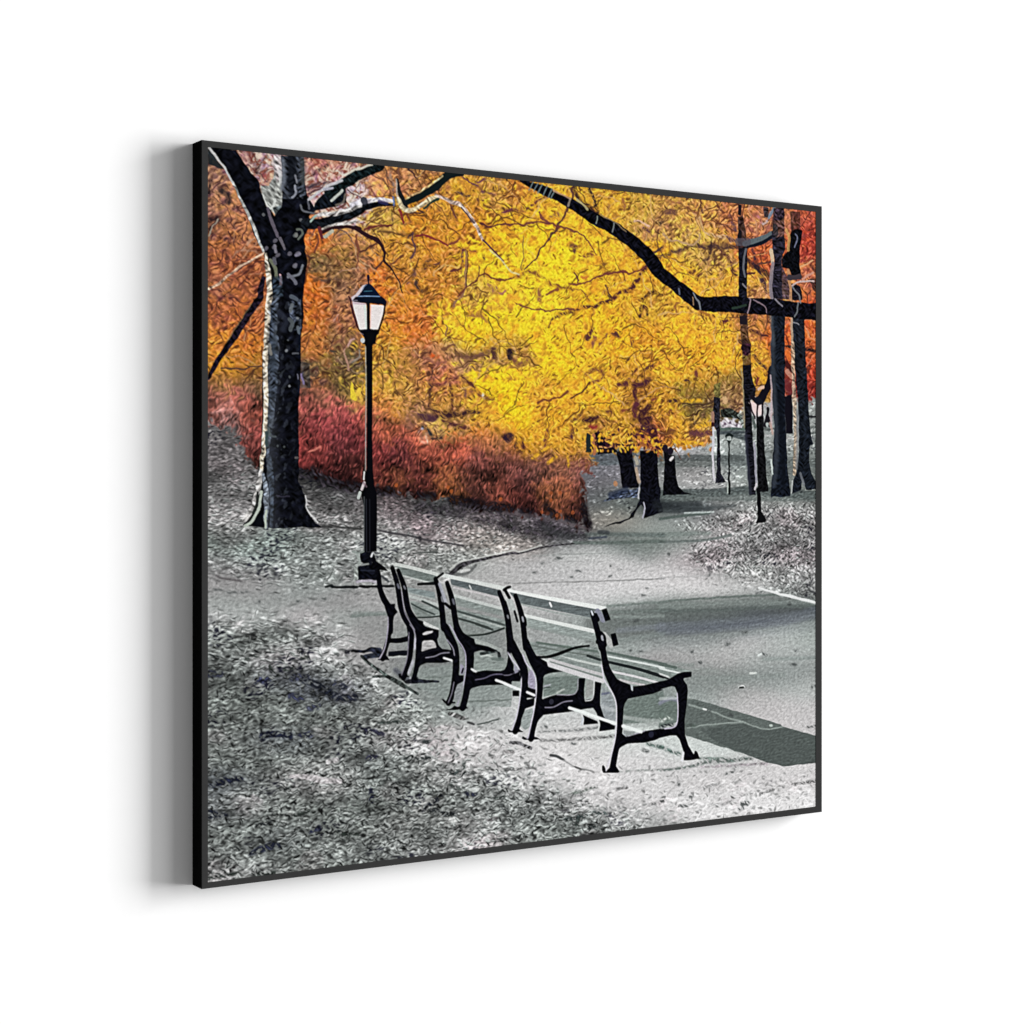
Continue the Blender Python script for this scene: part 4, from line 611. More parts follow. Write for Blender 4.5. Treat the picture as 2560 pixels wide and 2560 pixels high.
fill('E 850,-10 960,0 930,300 960,600 940,1000 900,1400 830,1930 800,1930 800,1500 830,900 850,400', (60, 67, 78), .75, tex=.5 * n1 + .3 * ink['n2'])
fill('A 880,1700 1000,1680 1010,1940 870,1940', (44, 54, 64), .7, tex=.5 * n1)
fill('I 800,0 860,0 900,300 880,860 850,860 840,400', (48, 56, 68), .8, tex=.5 * n1)
fill('E 1060,60 1220,40 1230,420 1120,420', (58, 64, 74), .55, tex=.6 * n1 + .5 * ink['n2'])
_t = full_mask('E 830,-10 1245,-10 1250,300 1222,500 1215,900 1215,1130 1190,1300 1195,1600 1198,1930 I 1195,300 1270,480 1285,600 1325,700 1390,800 1480,862 850,868 780,860 820,400 800,0 E 790,1930 810,1400 800,900 820,400')
_p = sstep(.55, 1.5, noise(15, 1.8, 78, .55, 61) + .35 * ink['n4'])
mix(_t * _p * (.42 - .30 * sstep(0, 55, NX - 690)), np.array([.36, .39, .43], np.float32))
mix(_t * sstep(45, -5, NX - 672) * .35, np.array([.42, .44, .46], np.float32))
# the lit left flank of the trunk
stroke('A 800,1430 815,1560 835,1700 845,1930 E 835,20 825,150 815,330 800,560 790,800 790,1000 800,1200 795,1400 790,1560 775,1700 765,1930 I 755,10 750,100 735,200', (8, 13, 14, 14, 13, 12, 12, 10, 9), (205, 192, 172), tex=.28 * n1 + .12 * ink['n2'])
stroke('I 735,190 720,330 680,480 640,620 540,770', (11, 14, 13, 13), (176, 174, 172), tex=.25 * n1); stroke('I 700,440 690,560 640,690', 6, (40, 44, 42)); stroke('I 745,430 735,560 690,680 620,800 550,850', 8, (170, 178, 168)); fill('I 620,850 660,790 740,700 775,650 765,850', (13, 15, 20)); stroke('I 765,210 800,400 800,600 800,860', (7, 14, 12, 9), (120, 128, 138), .9, tex=.3 * n1); stroke('I 800,660 795,860', 6, (170, 180, 168))
stroke('A 110,140 250,310 400,560 470,720 590,960 660,1120 765,1400', (5, 5, 6, 5, 8, 8, 6), (178, 178, 174), .95, tex=.2 * n1); stroke('A 100,190 170,260 200,290', 6, (160, 160, 165)); fill('A 98,150 110,140 200,270 290,400 200,380 98,330', (28, 34, 38), .9); stroke('A 110,140 260,330 400,560', 5, (178, 178, 178))
stroke('E 870,120 880,330 850,500 880,760 900,1000 890,1200', 15, (46, 52, 62), .8, soft=8, tex=.5 * n1); stroke('E 900,500 880,900', 12, (52, 60, 70), .7, soft=7); stroke('E 960,200 1050,300 1000,400', 14, (40, 44, 56), .8, soft=5)
for s, w, c in (('E 1110,100 1095,180', 8, (97, 103, 108)), ('E 1080,280 1120,330 1090,410', 10, (78, 84, 88)), ('E 1180,380 1200,440', 9, (90, 98, 106)), ('E 1120,690 1190,690', 4, (82, 84, 90)), ('E 1180,950 1190,1000', 4, (105, 105, 120)), ('E 840,590 860,700', 8, (123, 120, 114)), ('E 1100,10 1170,40', 10, (80, 88, 98)), ('E 830,1600 840,1680', 7, (82, 90, 91)), ('E 860,1690 920,1700', 5, (75, 81, 84)), ('E 800,1640 810,1800', 8, (60, 74, 74)), ('E 1240,920 1250,1060', 5, (90, 78, 105)), ('I 1180,20 1150,20', 6, (90, 84, 84))):
    stroke(s, w, c, .9)
dabs('E 1045,655 1080,1085 1185,270', 3.5, (140, 144, 148), .8); dabs('E 940,1810 1020,1820 1070,530 1085,970', 3, (92, 98, 100), .7); fill('E 1215,800 1330,820 1335,1100 1220,1120', (52, 56, 58), .55, tex=.4 * n1); stroke('E 1225,940 1250,1060', 5, (120, 108, 140))
stroke('I 1280,480 1285,600 1330,690 1420,800', 4, (205, 205, 205), .8); stroke('I 930,480 1080,490', 4, (60, 58, 74), .6); stroke('I 1480,850 1700,860 1930,880 J 100,670', 5, (50, 50, 50), .8, soft=2)
# branches left of the trunk
stroke('A 770,1720 730,1860 E 730,20 600,200 480,400 330,620 200,800 110,1000', (12, 16, 16, 16, 16, 14, 8), (26, 20, 28), tex=.5 * n1); stroke('E 620,100 500,290 330,540', 3, (110, 100, 70), .6)
stroke('A 770,1410 600,1510 440,1610 260,1760 110,1850', (4, 6, 6, 7), (196, 165, 142), .92, tex=.25 * n1); stroke('A 600,1530 440,1635', 2.5, (90, 50, 45), .8)
# branches right of the trunk
fill('A 1370,900 1390,800 1480,720 1560,650 1700,590 1760,620 1770,800 1640,850 1500,890', (16, 20, 26), tex=.4 * n1)
stroke('A 1560,680 1740,580 1850,500 1930,460 B 20,300 180,230 345,160', (24, 26, 26, 24, 24), (18, 26, 28), tex=.5 * n1)
stroke('A 1320,770 1420,690 1530,610 1660,560 1720,540', 7, (190, 188, 192), .9); stroke('A 1740,470 1850,420 1930,370 B 60,210 240,150', 5, (205, 200, 186), .9); stroke('A 1590,780 1680,700 1720,660', 7, (185, 190, 182), .9); stroke('A 1490,640 1600,630', 6, (160, 160, 172)); stroke('A 1640,830 1730,800 1760,700', 5, (120, 110, 100), .8)
stroke('A 1280,1060 1400,1060 1600,1020 1930,900 B 100,680 330,630 500,640', (26, 24, 22, 20, 18, 12, 4), (17, 20, 24), tex=.5 * n1)
stroke('A 1340,1000 1450,950 1620,940 1800,890 1930,840', (4, 9, 13, 11), (165, 162, 160), .9, tex=.3 * n1); stroke('B 0,640 90,610 190,590 330,570 480,590', (14, 12, 10, 9), (205, 203, 212), .9, tex=.15 * n1); stroke('A 1330,1030 1400,960', 5, (150, 170, 160)); dabs('B 150,590', 10, (50, 52, 62), .9); stroke('B 330,600 420,620', 9, (60, 58, 100), .7)
stroke('A 1480,1130 1600,1090 1720,1060 1880,1030', (8, 11, 9), (186, 182, 178), .9, tex=.2 * n1); stroke('A 1490,1160 1620,1110 1780,1100 1930,1120 B 40,910 130,970 250,1040 340,1100 395,1200 390,1310 470,1400 560,1550 610,1700', (9, 8, 8, 8, 9, 10, 7, 5, 3, 2.5), (46, 26, 30)); stroke('A 1440,1110 1480,1230', 9, (95, 40, 45)); stroke('A 1510,1220 1600,1150', 8, (170, 180, 170), .8)
stroke('B 1330,255 1150,290 1000,430 850,520 660,610', (14, 20, 18, 17, 14), (20, 28, 28)); stroke('B 1090,290 980,380 830,470 650,565', 5, (190, 165, 118), .75, tex=.3 * n1); stroke('B 550,330 570,460 610,570 650,680', (6, 10, 14, 14), (26, 30, 32)); stroke('B 535,330 545,500 560,600', 5, (170, 160, 150), .8)
stroke('B 560,570 620,680 700,705 830,645 940,575 1025,545', (12, 12, 10, 10, 9), (206, 192, 158), .9, tex=.25 * n1); stroke('B 870,680 960,610 1050,560', (4, 6), (40, 60, 50)); stroke('B 1015,515 1180,590 1310,640 1420,760 1500,890 1580,1060', (6, 9, 10, 8, 9, 7), (190, 168, 158), .92, tex=.25 * n1); stroke('B 1330,680 1420,790 1480,850', 4, (90, 70, 72)); stroke('B 1580,1060 1700,1180 1830,1320', (5, 4), (90, 55, 60)); stroke('B 1660,1180 1800,1300 C 0,1150 80,1240 180,1290', 4, (215, 205, 150), .8); stroke('B 500,540 505,640', 4, (90, 120, 175), .9)

ruffle(.5)

# --- street lamp
fill('W 770,250 810,270 815,350 790,400 760,360 750,290', (14, 18, 44), curved=True); stroke('W 788,380 788,470', 3.5, (14, 20, 34))
fill('W 740,490 650,510 560,620 470,740 370,800 390,890 520,890 560,760 680,620 740,500', (196, 186, 192), .95)
fill('W 745,480 830,480 900,540 970,630 1060,750 1090,800 520,790 600,700 660,600 700,520', (14, 24, 42)); stroke('W 640,620 690,540 740,500', 3, (120, 140, 170), .6); stroke('W 680,660 880,650', 1.6, (60, 110, 130)); stroke('W 600,700 900,690', 2.4, (10, 16, 36))
fill('W 480,790 1100,780 1180,840 1230,920 1210,1020 1160,1030 1140,980 840,950 500,930 390,890', (12, 20, 34)); stroke('W 540,780 800,775 1060,785', 2.2, (120, 150, 185)); stroke('W 400,880 520,880', 2.5, (150, 140, 150), .8)
fill('W 400,900 735,960 765,1590 575,1590 430,1080', (222, 216, 214)); fill('W 840,975 1170,1000 1140,1200 1020,1580 830,1590', (224, 217, 215)); stroke('W 700,980 740,1560', 4, (165, 200, 190), .6, soft=4); stroke('W 840,1000 830,1560', 4, (228, 160, 158), .5, soft=4); fill('W 400,900 735,955 735,990 410,970', (178, 160, 170), .8)
stroke('W 310,780 350,880 400,1150 480,1400 560,1590', 3, (60, 30, 38)); stroke('W 1190,960 1150,1250 1040,1590', 4.5, (24, 22, 30)); stroke('W 785,930 785,1260 790,1600', 8, (10, 20, 26))
fill('W 540,1590 800,1570 1060,1590 1040,1680 950,1760 965,1932 640,1932 690,1780 620,1680', (11, 13, 26)); dabs('W 650,1840', 6, (190, 192, 195)); stroke('W 580,1660 660,1700', 3, (160, 140, 140), .6)
fill('F 130,240 330,215 300,290 285,370 250,400 250,1000 245,1500 255,1930 180,1930 182,1500 182,1000 170,420 150,370 170,300', (10, 11, 15)); stroke('F 165,420 172,900 168,1400 165,1930', 3, (150, 152, 148), .75); dabs('F 130,345', 6, (188, 190, 190)); stroke('F 90,460 90,540 0,610', 4, (130, 122, 112), .8)
fill('J 150,-10 255,-10 265,90 270,170 300,250 305,420 300,960 150,970 150,420 120,300 110,230 170,150', (9, 9, 13)); stroke('J 150,0 145,90', 4, (205, 205, 200)); stroke('J 150,130 120,210', 7, (190, 180, 182)); stroke('J 100,250 80,310', 8, (176, 182, 178)); stroke('J 140,130 175,175', 5, (120, 100, 110), .7)
fill('J 100,970 250,965 245,1100 300,1120 300,1310 70,1305 70,1140 140,1100 100,1080', (12, 13, 19), tex=.4 * n1); fill('J 25,1130 75,1135 75,1300 20,1310', (150, 156, 152), .85, tex=.3 * n1); stroke('J 60,985 95,1085 60,1130', 7, (150, 158, 154), .85); stroke('J 175,330 178,960', 2.5, (44, 46, 54), .8); stroke('J 215,330 218,960', 2.5, (30, 31, 38), .8); stroke('J 150,300 150,960', 3, (70, 74, 76), .8); stroke('J 110,1190 280,1190', 3, (40, 44, 58), .8); stroke('J 60,1330 200,1310 300,1330', 6, (165, 160, 172), .8); stroke('J 10,960 90,975 140,960', 5, (130, 140, 135), .7); stroke('J 40,1130 200,1110', 5, (170, 175, 172), .7); stroke('J 0,1385 70,1388', 5, (24, 26, 26)); stroke('J 100,1380 310,1382 500,1378', 6, (20, 22, 24)); stroke('I 1520,1580 1600,1560', 6, (40, 44, 44)); stroke('I 1600,1580 1900,1585', 6, (24, 28, 30))
stroke('J 360,1260 440,1320', 6, (40, 44, 48), .7)
#PAINT-MID3
# --- path: shadows, kerbs, cracks
sh = .035 * ink['s1'] + .05 * ink['h4']
gloom = blur(full_mask('L -900,1330 0,1200 600,1130 1500,1095 1890,1215 1890,1360 1500,1440 800,1600 0,1650 -900,1700'), 8) * .30 + blur(full_mask('R -700,-60 0,30 1000,130 1890,60 1890,300 1200,420 500,500 300,500 -400,200'), 14) * .14 + blur(full_mask('O 0,-100 1900,-100 1900,900 1300,1050 700,800 100,400'), 12) * .14 + blur(full_mask('I 100,1450 1000,1580 1900,1600 1900,1900 1000,1900 100,1700'), 10) * .08
img *= (1 - gloom * (1 - np.clip(lit, 0, 1)))[..., None]
img *= (1 + (1 - np.clip(lit, 0, 1)) * .028 * (ink['h4'] + .6 * ink['h5']) * (NY > 1330))[..., None]
for s, w, c, a, sf in (('L 0,1185 200,1165 700,1130 1200,1105 1500,1095', 5, (92, 102, 98), .75, 2), ('L 0,1240 900,1190 1890,1200', 16, (136, 146, 142), .5, 8), ('L 0,1290 500,1290 1000,1265 1500,1240 1890,1225', 7, (90, 98, 96), .7, 3), ('L 0,1500 200,1500 900,1460 1500,1400 1890,1300', 24, (104, 110, 120), .6, 10), ('L 0,1470 300,1460 900,1400 1890,1330', 12, (106, 112, 116), .5, 7),
                       ('L 100,1560 700,1530 1500,1420 1890,1360', 9, (120, 126, 130), .5, 5), ('L 0,1640 800,1580 1890,1440', 14, (150, 157, 155), .5, 8), ('K 1250,1430 1600,1400 1930,1380', 6, (112, 122, 118), .7, 3), ('K 1290,1500 1930,1480', 7, (108, 118, 114), .6, 3), ('K 1300,1560 1930,1540', 8, (140, 150, 146), .6, 4), ('K 1380,1720 1930,1670', 12, (126, 132, 140), .5, 6), ('K 1400,1840 1930,1760', 10, (140, 150, 147), .5, 6),
                       ('L 0,460 500,440 700,410 860,375', 6, (100, 108, 106), .8, 2), ('L 0,370 600,350', 10, (116, 126, 122), .6, 4), ('L -40,10 200,40 450,30', 22, (34, 38, 42), .7, 12), ('L 300,40 600,45 900,20', (16, 10, 4), (66, 72, 74), .7, 8), ('L 0,80 300,75 620,60', 8, (60, 66, 68), .6, 6), ('L 0,180 300,140 600,110', 6, (72, 84, 80), .8, 3), ('L 300,110 650,95', 4, (185, 195, 192), .8, 2),
                       ('K 850,660 1300,660 1930,640', 8, (88, 98, 94), .75, 3), ('K 1000,560 1300,560 1930,570', 9, (84, 94, 92), .6, 4), ('K 1030,610 1240,590', 5, (60, 66, 78), .8, 2), ('K 480,470 700,560 1000,600', 16, (52, 54, 56), .5, 8), ('K 1150,530 1260,540', 9, (50, 54, 58), .7, 4),
                       ('K 0,1150 350,1145 1000,1130 1930,1095', 3, (136, 136, 136), .8, 1.5), ('K 0,930 500,900 1200,890', 3, (160, 160, 160), .5, 2), ('K 350,820 800,800 1500,780', 3, (142, 146, 144), .6, 2), ('L 0,890 500,870 900,865', 3, (165, 165, 165), .6, 2),
                       ('R 0,130 300,170 700,180', 9, (136, 144, 140), .4, 5), ('R 400,260 900,270 1500,230', 12, (134, 142, 139), .5, 6), ('R 700,330 1000,300', 9, (140, 148, 145), .4, 6), ('R 1250,40 1890,20', 8, (130, 140, 137), .5, 4), ('R 50,100 400,110', 8, (130, 140, 136), .5, 4), ('J 0,1740 250,1720 430,1720', 8, (110, 120, 116), .7, 3), ('J 20,1700 420,1690', 5, (130, 138, 135), .6, 3)):
    stroke(s, w, c, a, soft=sf, tex=sh)
# kerb of the lawn behind the benches, and the pale kerb at the right
stroke('J 1190,1240 1290,1150 1420,1090 1600,1050 1930,980 K 180,790 460,720 640,690 850,670', (10, 14, 9, 6, 5, 4, 3.5, 3), (48, 46, 50), .85, soft=1.6, tex=.5 * n1); stroke('J 1240,1240 1400,1220 1500,1120', 7, (80, 82, 82), .7, soft=3)
stroke('J 1180,1180 1300,1090 1480,1050 1930,950 K 200,770 460,690', (4, 3), (196, 198, 194), .7); stroke('J 1320,1200 1420,1180', 6, (205, 206, 204), .8)
stroke('L 1190,1010 1400,1075 1560,1110 1720,1155 1890,1195', (4, 6, 7, 8), (226, 228, 227), .95); stroke('L 1600,1145 1890,1215', 3, (120, 128, 125), .7); stroke('J 310,700 450,730 700,770 900,820 1100,850 1350,890', (5, 5, 4), (52, 50, 54), .75, soft=2)
stroke('J 740,980 1030,965', 4, (70, 74, 72), .7); stroke('I 200,1450 290,1480 500,1510', 5, (70, 66, 68), .6, soft=2)
# shade of the benches on the path
fill('R 290,500 380,510 700,600 1000,690 1460,825 1480,850 1530,865 1890,965 1890,1290 1500,1330 1300,1290 1110,1215 800,1110 320,960 230,900', (92, 100, 97), .97, tex=sh)
fill('R 800,830 1000,820 1300,890 1530,870 1890,970 1890,1290 1500,1330 1300,1290 1110,1215 700,1050 500,900', (78, 85, 83), .8, tex=sh)
stroke('R 350,590 600,660 800,740 1000,795 1150,850 1300,885 1480,855', (4, 3), (150, 160, 155), .8); stroke('R 330,870 600,830 1000,795', 3.5, (150, 160, 155), .75); stroke('R 300,510 400,510', 5, (176, 184, 180), .5)
fill('Q 470,450 900,430 900,620 850,660 620,650 480,690', (112, 123, 118), .95, tex=sh); fill('Q 1450,740 1700,670 1930,610 1930,980 1440,1010', (108, 119, 114), .95, tex=sh); fill('R -10,560 215,480 210,800 -10,860', (100, 112, 106), .9, tex=sh); stroke('R 0,570 120,520 210,530', 8, (140, 140, 160), .7, soft=4); stroke('R 0,520 200,510', 6, (186, 192, 190), .7)
fill('Q 1000,480 1090,490 1080,650 980,720', (150, 152, 150), .8); fill('Q 1180,560 1300,640 1340,760 1350,980 1210,960 1170,800', (140, 146, 150), .8, tex=sh); stroke('Q 1180,650 1270,640', 5, (96, 100, 120), .8)
stroke('Q 1170,800 1330,850', 8, (190, 194, 196), .6, soft=3); stroke('Q 1440,930 1700,970 1930,980', 9, (178, 184, 181), .6, soft=3); stroke('Q 480,560 560,540', 4, (180, 180, 190), .7); stroke('Q 640,640 730,590', 4, (190, 196, 190), .8); stroke('Q 470,580 560,575', 3, (60, 66, 66), .7)
fill('O 1460,380 1530,330 1700,340 1840,420 1880,520 1800,560 1560,580 1500,560 1450,470', (140, 149, 145), .9, tex=sh); stroke('O 1560,360 1700,330 1760,320 1790,410', 8, (44, 50, 50), .85, tex=.6 * n1); stroke('O 1560,390 1640,380 1720,410', 4, (195, 203, 198), .8); stroke('O 1700,420 1820,430', 8, (90, 100, 96), .7)
fill('O 780,560 1200,490 1230,700 1180,920 820,780 780,700', (136, 144, 141), .8, tex=sh); fill('O 1400,800 1700,760 1930,730 1930,1000 1390,1000', (140, 148, 145), .8, tex=sh); stroke('O 900,650 1230,630', 4, (108, 116, 112), .7); stroke('O 1400,940 1930,910', 4, (100, 108, 104), .7)
fill('O 440,330 690,320 690,380 440,390', (20, 22, 28)); stroke('O 0,325 140,330 230,310 330,330', (5, 9, 16), (22, 24, 32), .95, tex=.6 * n1); stroke('O 160,400 330,370', 12, (30, 34, 44), .9, tex=.6 * n1); stroke('O 440,400 680,390', 4, (200, 205, 200), .6)
stroke('O 720,680 860,690 1050,695', (14, 8, 4), (26, 28, 36), .9, tex=.4 * n1); stroke('O 530,560 640,640 740,690', 12, (50, 52, 66), .5, soft=5)
# edge of the paving
stroke('O 120,390 200,470 330,560 420,620 560,690 700,790 800,840', (7, 7, 6), (44, 50, 48), .85, tex=.8 * n1); stroke('O 260,640 400,630 500,690 640,770', 6, (44, 50, 48), .8, tex=.8 * n1); stroke('O 1180,1080 1260,1110 1350,1140', 10, (90, 88, 88), .7, tex=.8 * n1); stroke('O 1400,1190 1470,1210', 6, (50, 50, 52), .8); stroke('O 1520,1210 1640,1190 1770,1150', 4, (70, 76, 74), .8)
stroke('Q 80,1240 200,1250 330,1310', 7, (70, 70, 72), .8, tex=.8 * n1); stroke('Q 560,1385 640,1410 720,1440', 6, (52, 54, 56), .85); stroke('Q 720,1450 880,1540 960,1560', 4, (150, 150, 150), .8); stroke('Q 900,1590 960,1560 1050,1580 1090,1600', 4, (120, 120, 120), .7); stroke('Q 860,1530 930,1560', 5, (80, 80, 80), .8)
for s, w, c in (('R 0,1380 300,1350 550,1285 800,1265 1100,1235', (4, 5, 8, 5), (68, 76, 73)), ('R 480,1235 700,1240 900,1250', 5, (74, 84, 80)), ('R 500,1345 800,1325 1290,1300', (3, 5), (110, 104, 108)), ('R 0,1095 130,1150 270,1195', 6, (58, 72, 68)), ('Q 420,1110 900,1085 1340,1030', (3, 6), (84, 86, 86)), ('Q 450,1210 640,1210 1000,1190 1335,1160', (5, 6), (76, 76, 76)), ('Q 1400,1590 1930,1565', 4, (120, 124, 122)), ('Q 1730,1250 1930,1300', 6, (60, 72, 68)),
                ('R 0,855 150,830', 6, (20, 22, 26)), ('R 0,760 30,780 90,740 150,760', 4, (190, 198, 190)), ('R 300,840 420,840', 6, (60, 68, 64)), ('R 1600,1555 1890,1510', 5, (62, 62, 62)), ('R 1780,860 1890,845', 4, (70, 72, 72)), ('R 1200,1665 1300,1640 1380,1610', 5, (80, 80, 80)), ('R 1440,1605 1500,1580', 5, (90, 90, 90)), ('R 980,1690 1060,1670 1150,1660', 4, (120, 120, 120)), ('R 750,1795 880,1745', 5, (110, 110, 110)), ('R 530,1590 680,1550', 5, (120, 120, 120)), ('R 1790,1290 1890,1280', 4, (60, 64, 62)), ('R 500,1820 730,1780', 4, (160, 160, 160)),
                ('V 820,600 960,560 1130,515', 5, (72, 78, 74)), ('V 1340,550 1490,525', 5, (74, 74, 74)), ('V 480,470 550,460', 5, (84, 84, 84)), ('V 10,310 130,305 240,300', 6, (70, 70, 70)), ('V 280,290 380,298', 5, (70, 70, 70)), ('V 300,240 295,290', 4, (90, 90, 90)), ('V 420,260 500,250', 5, (110, 112, 112)), ('V 1760,735 1930,690', 5, (80, 80, 80)), ('V 1050,180 1150,165', 4, (140, 140, 140)), ('V 60,610 200,590', 5, (84, 84, 84)), ('V 0,100 120,90', 6, (90, 88, 88)), ('V 1100,610 1160,590', 5, (110, 110, 110)), ('V 1080,825 1250,835', 6, (44, 50, 50)), ('V 700,805 780,800', 5, (60, 60, 62)), ('V 740,920 860,895 1000,860', 7, (30, 36, 36)), ('V 1030,1010 1120,985', 8, (22, 26, 26)), ('V 870,980 900,930 950,900', 7, (40, 46, 44)),
                ('M 1760,435 1900,430', 7, (14, 14, 18)), ('O 640,1615 760,1605 940,1625', 7, (26, 30, 30)), ('O 320,1190 560,1180', 5, (40, 46, 44)), ('U 850,800 940,730 1080,640', 8, (16, 18, 24)), ('U 940,800 1030,810', 7, (26, 28, 30)), ('U 1060,830 1260,855', 7, (24, 26, 28)), ('U 1370,605 1500,605', 7, (26, 28, 40)), ('U 1360,350 1355,210', 6, (40, 46, 44)), ('U 1200,350 1370,345', 8, (28, 32, 32)), ('U 1700,655 1840,640', 5, (40, 44, 42)), ('U 230,560 235,690', 9, (24, 26, 40)), ('U 1810,740 1880,830', 8, (40, 42, 42)), ('U 1180,500 1350,550', 6, (50, 54, 52)), ('U 1650,920 1750,900', 5, (60, 56, 58)), ('U 500,1110', 6, (24, 24, 26)), ('S 140,500 300,450 500,425', (9, 16, 12), (18, 20, 30)), ('S 690,985 850,950', 7, (22, 24, 26)), ('S 950,548 1070,540', 7, (20, 22, 22)), ('S 1080,880 1210,850 1290,820 1390,820', 6, (26, 30, 28)), ('S 580,1330 700,1290 850,1230 960,1230', (6, 12, 16, 8), (22, 24, 34)), ('S 100,850 200,850 330,870', (18, 10, 6), (16, 18, 26)), ('S 1650,1075 1800,1095 1930,1080', 7, (26, 30, 28)), ('S 1330,1060 1450,1005', 8, (26, 28, 44)), ('S 110,1620 330,1580 480,1560', 6, (22, 26, 24)), ('S 640,1570 900,1555', 7, (24, 28, 26)), ('S 400,1250 520,1290', 8, (30, 32, 32)),
                ('M 1240,770 1330,800 1450,850 1560,920', (12, 13, 15), (16, 18, 24)), ('M 1600,960 1750,990 1880,985', 14, (24, 26, 34)), ('M 1120,750 1200,740 1290,740', 13, (40, 42, 54)), ('M 1610,800 1750,860', 12, (34, 36, 46)), ('M 120,700 240,700', 14, (36, 38, 48)), ('M 680,780 820,780', 14, (34, 36, 50)), ('M 840,600 880,680 930,710', 8, (28, 32, 30)), ('M 750,1440 900,1430 1090,1450', 13, (18, 20, 30)), ('M 1100,970 1230,1000', 14, (36, 38, 52)), ('M 1320,1110 1420,1090', 14, (40, 42, 52)), ('M 1220,1450 1340,1430', 12, (38, 40, 54)), ('M 120,490 200,500', 9, (24, 28, 28)), ('M 550,520 680,490', 6, (44, 48, 46)), ('M 1010,650 1130,640', 6, (40, 46, 42)), ('M 1220,515 1300,500', 6, (44, 48, 44)), ('M 400,355 500,360', 7, (40, 44, 42)), ('O 180,1290 290,1310 370,1340', 12, (26, 26, 36)), ('O 190,1620 290,1600', 10, (30, 30, 44)), ('O 880,1420 940,1430', 9, (40, 44, 44))):
    stroke(s, np.array(w) * 1.25, c, .9, tex=.5 * n1, rag=.85)
stroke('S 1100,390 1300,400 1500,440 1690,450', (8, 16, 12), (196, 190, 192), .7, tex=.2 * n1); stroke('S 1550,220 1650,190', 12, (196, 190, 192), .6, tex=.3 * n1); stroke('S 640,640 740,700', 14, (165, 160, 162), .5, tex=.3 * n1)
for s, w in (('R 610,655 560,660', 6), ('R 480,75 490,80', 6), ('R 830,705 880,715', 7), ('R 1590,100 1650,105', 6), ('R 1840,375 1880,370', 6), ('R 225,1540 225,1550', 9), ('R 270,1655 275,1660', 6), ('R 990,1785 1060,1780', 10), ('R 230,1815 360,1810', 5), ('R 10,1715 70,1705', 4), ('R 0,1755 70,1750', 4), ('R 910,1355 920,1350', 5), ('R 800,1420 900,1400', 5), ('R 950,1850 1010,1835', 6), ('R 360,1700 400,1690', 5), ('R 960,1030 965,1035', 5), ('R 1530,600', 4),
             ('L 1000,1555 1050,1550', 7), ('L 800,1690 840,1695', 7), ('L 370,1790 400,1780', 6), ('L 480,1910 500,1915', 6), ('L 1230,1800 1290,1830', 5), ('L 1640,1770 1660,1765', 5), ('L 1550,1210 1580,1215', 6), ('L 100,605 115,610', 6), ('L 590,855 600,850', 6), ('L 1170,1075 1220,1075', 5), ('K 1570,1610 1630,1605', 6), ('K 1290,940 1300,935', 6), ('K 640,845 690,850', 6), ('K 870,1000 940,1003', 4), ('K 1270,1065 1300,1060', 5), ('K 460,910 480,910', 5), ('K 380,1700 430,1695', 5), ('K 350,1025 380,1020', 4), ('K 790,1080 830,1070', 4), ('K 1380,980 1420,990', 3), ('K 1660,860 1680,855', 4), ('K 1720,1205 1740,1215', 4), ('K 1660,1285 1710,1300', 4), ('Q 1680,1330 1740,1345', 7), ('Q 1520,130 1540,130', 5), ('Q 1620,140 1670,135', 4), ('Q 450,1050 520,1050', 5), ('Q 820,1250 860,1255', 5), ('I 160,1610 260,1620', 4), ('I 290,1655 580,1640', 3.5), ('I 1160,1765 1220,1765', 5), ('I 690,1765 720,1755', 6), ('I 1480,1730 1520,1725', 5), ('I 1700,1640 1740,1635', 4)):
    stroke(s, np.array(w) * 1.1, (66, 70, 70), .85, rag=.8)
stroke('R 950,380 1000,365 1020,375', 4, (225, 228, 226)); stroke('R 960,385 1010,380', 4, (40, 44, 42)); stroke('R 1090,210 1160,205', 5, (205, 210, 206)); stroke('R 530,640 560,650', 5, (215, 220, 216)); stroke('R 1330,840 1360,840', 5, (180, 190, 184)); stroke('L 1190,1830 1230,1810', 5, (220, 226, 224))

ruffle(.35 * sstep(1390, 1420, NY))

# --- benches: boards
wood = .06 * ink['s1'] + .04 * n1
fill('J 660,1390 1000,1450 1010,1530 690,1460', (128, 138, 138), tex=wood); stroke('J 700,1500 860,1545 1050,1610', 7, (180, 186, 183), .9); stroke('J 680,1460 1000,1535', 4, (160, 168, 165), .8)
fill('J 700,1560 760,1560 1060,1660 1060,1740 800,1760 740,1680', (134, 142, 139), tex=wood); stroke('J 850,1560 960,1610 1065,1665', 5, (62, 70, 68)); stroke('J 720,1590 830,1650 1000,1720', 4, (66, 74, 72)); stroke('J 760,1640 950,1740', 4, (108, 116, 112), .7); stroke('J 790,1757 950,1752 1070,1740', 4, (54, 60, 58)); stroke('J 870,1820 950,1860 1040,1900', 7, (196, 198, 196))
fill('J 520,1110 1030,1235 1000,1290 990,1345 590,1240 580,1170 520,1140', (112, 120, 117), tex=wood); stroke('J 530,1115 700,1150 1030,1235', 8, (196, 200, 196)); stroke('J 610,1250 800,1300 1000,1350', 4, (188, 194, 190), .8); stroke('J 800,1355 900,1350 990,1345', (6, 8), (22, 24, 26))
fill('J 1190,1280 1780,1425 1775,1505 1200,1360', (90, 97, 99), tex=wood); stroke('J 1090,1245 1400,1310 1700,1375 1920,1420', 9, (206, 210, 207)); stroke('J 1420,1370 1440,1410', 4, (205, 208, 206), .9); stroke('J 1230,1395 1770,1520', 3.5, (196, 192, 194), .8)
fill('J 1230,1480 1800,1640 1830,1720 1260,1590', (132, 140, 137), tex=wood); stroke('J 1225,1485 1500,1565 1800,1645', 7, (190, 195, 192)); stroke('J 1260,1600 1830,1730', 5, (132, 140, 137), .8)
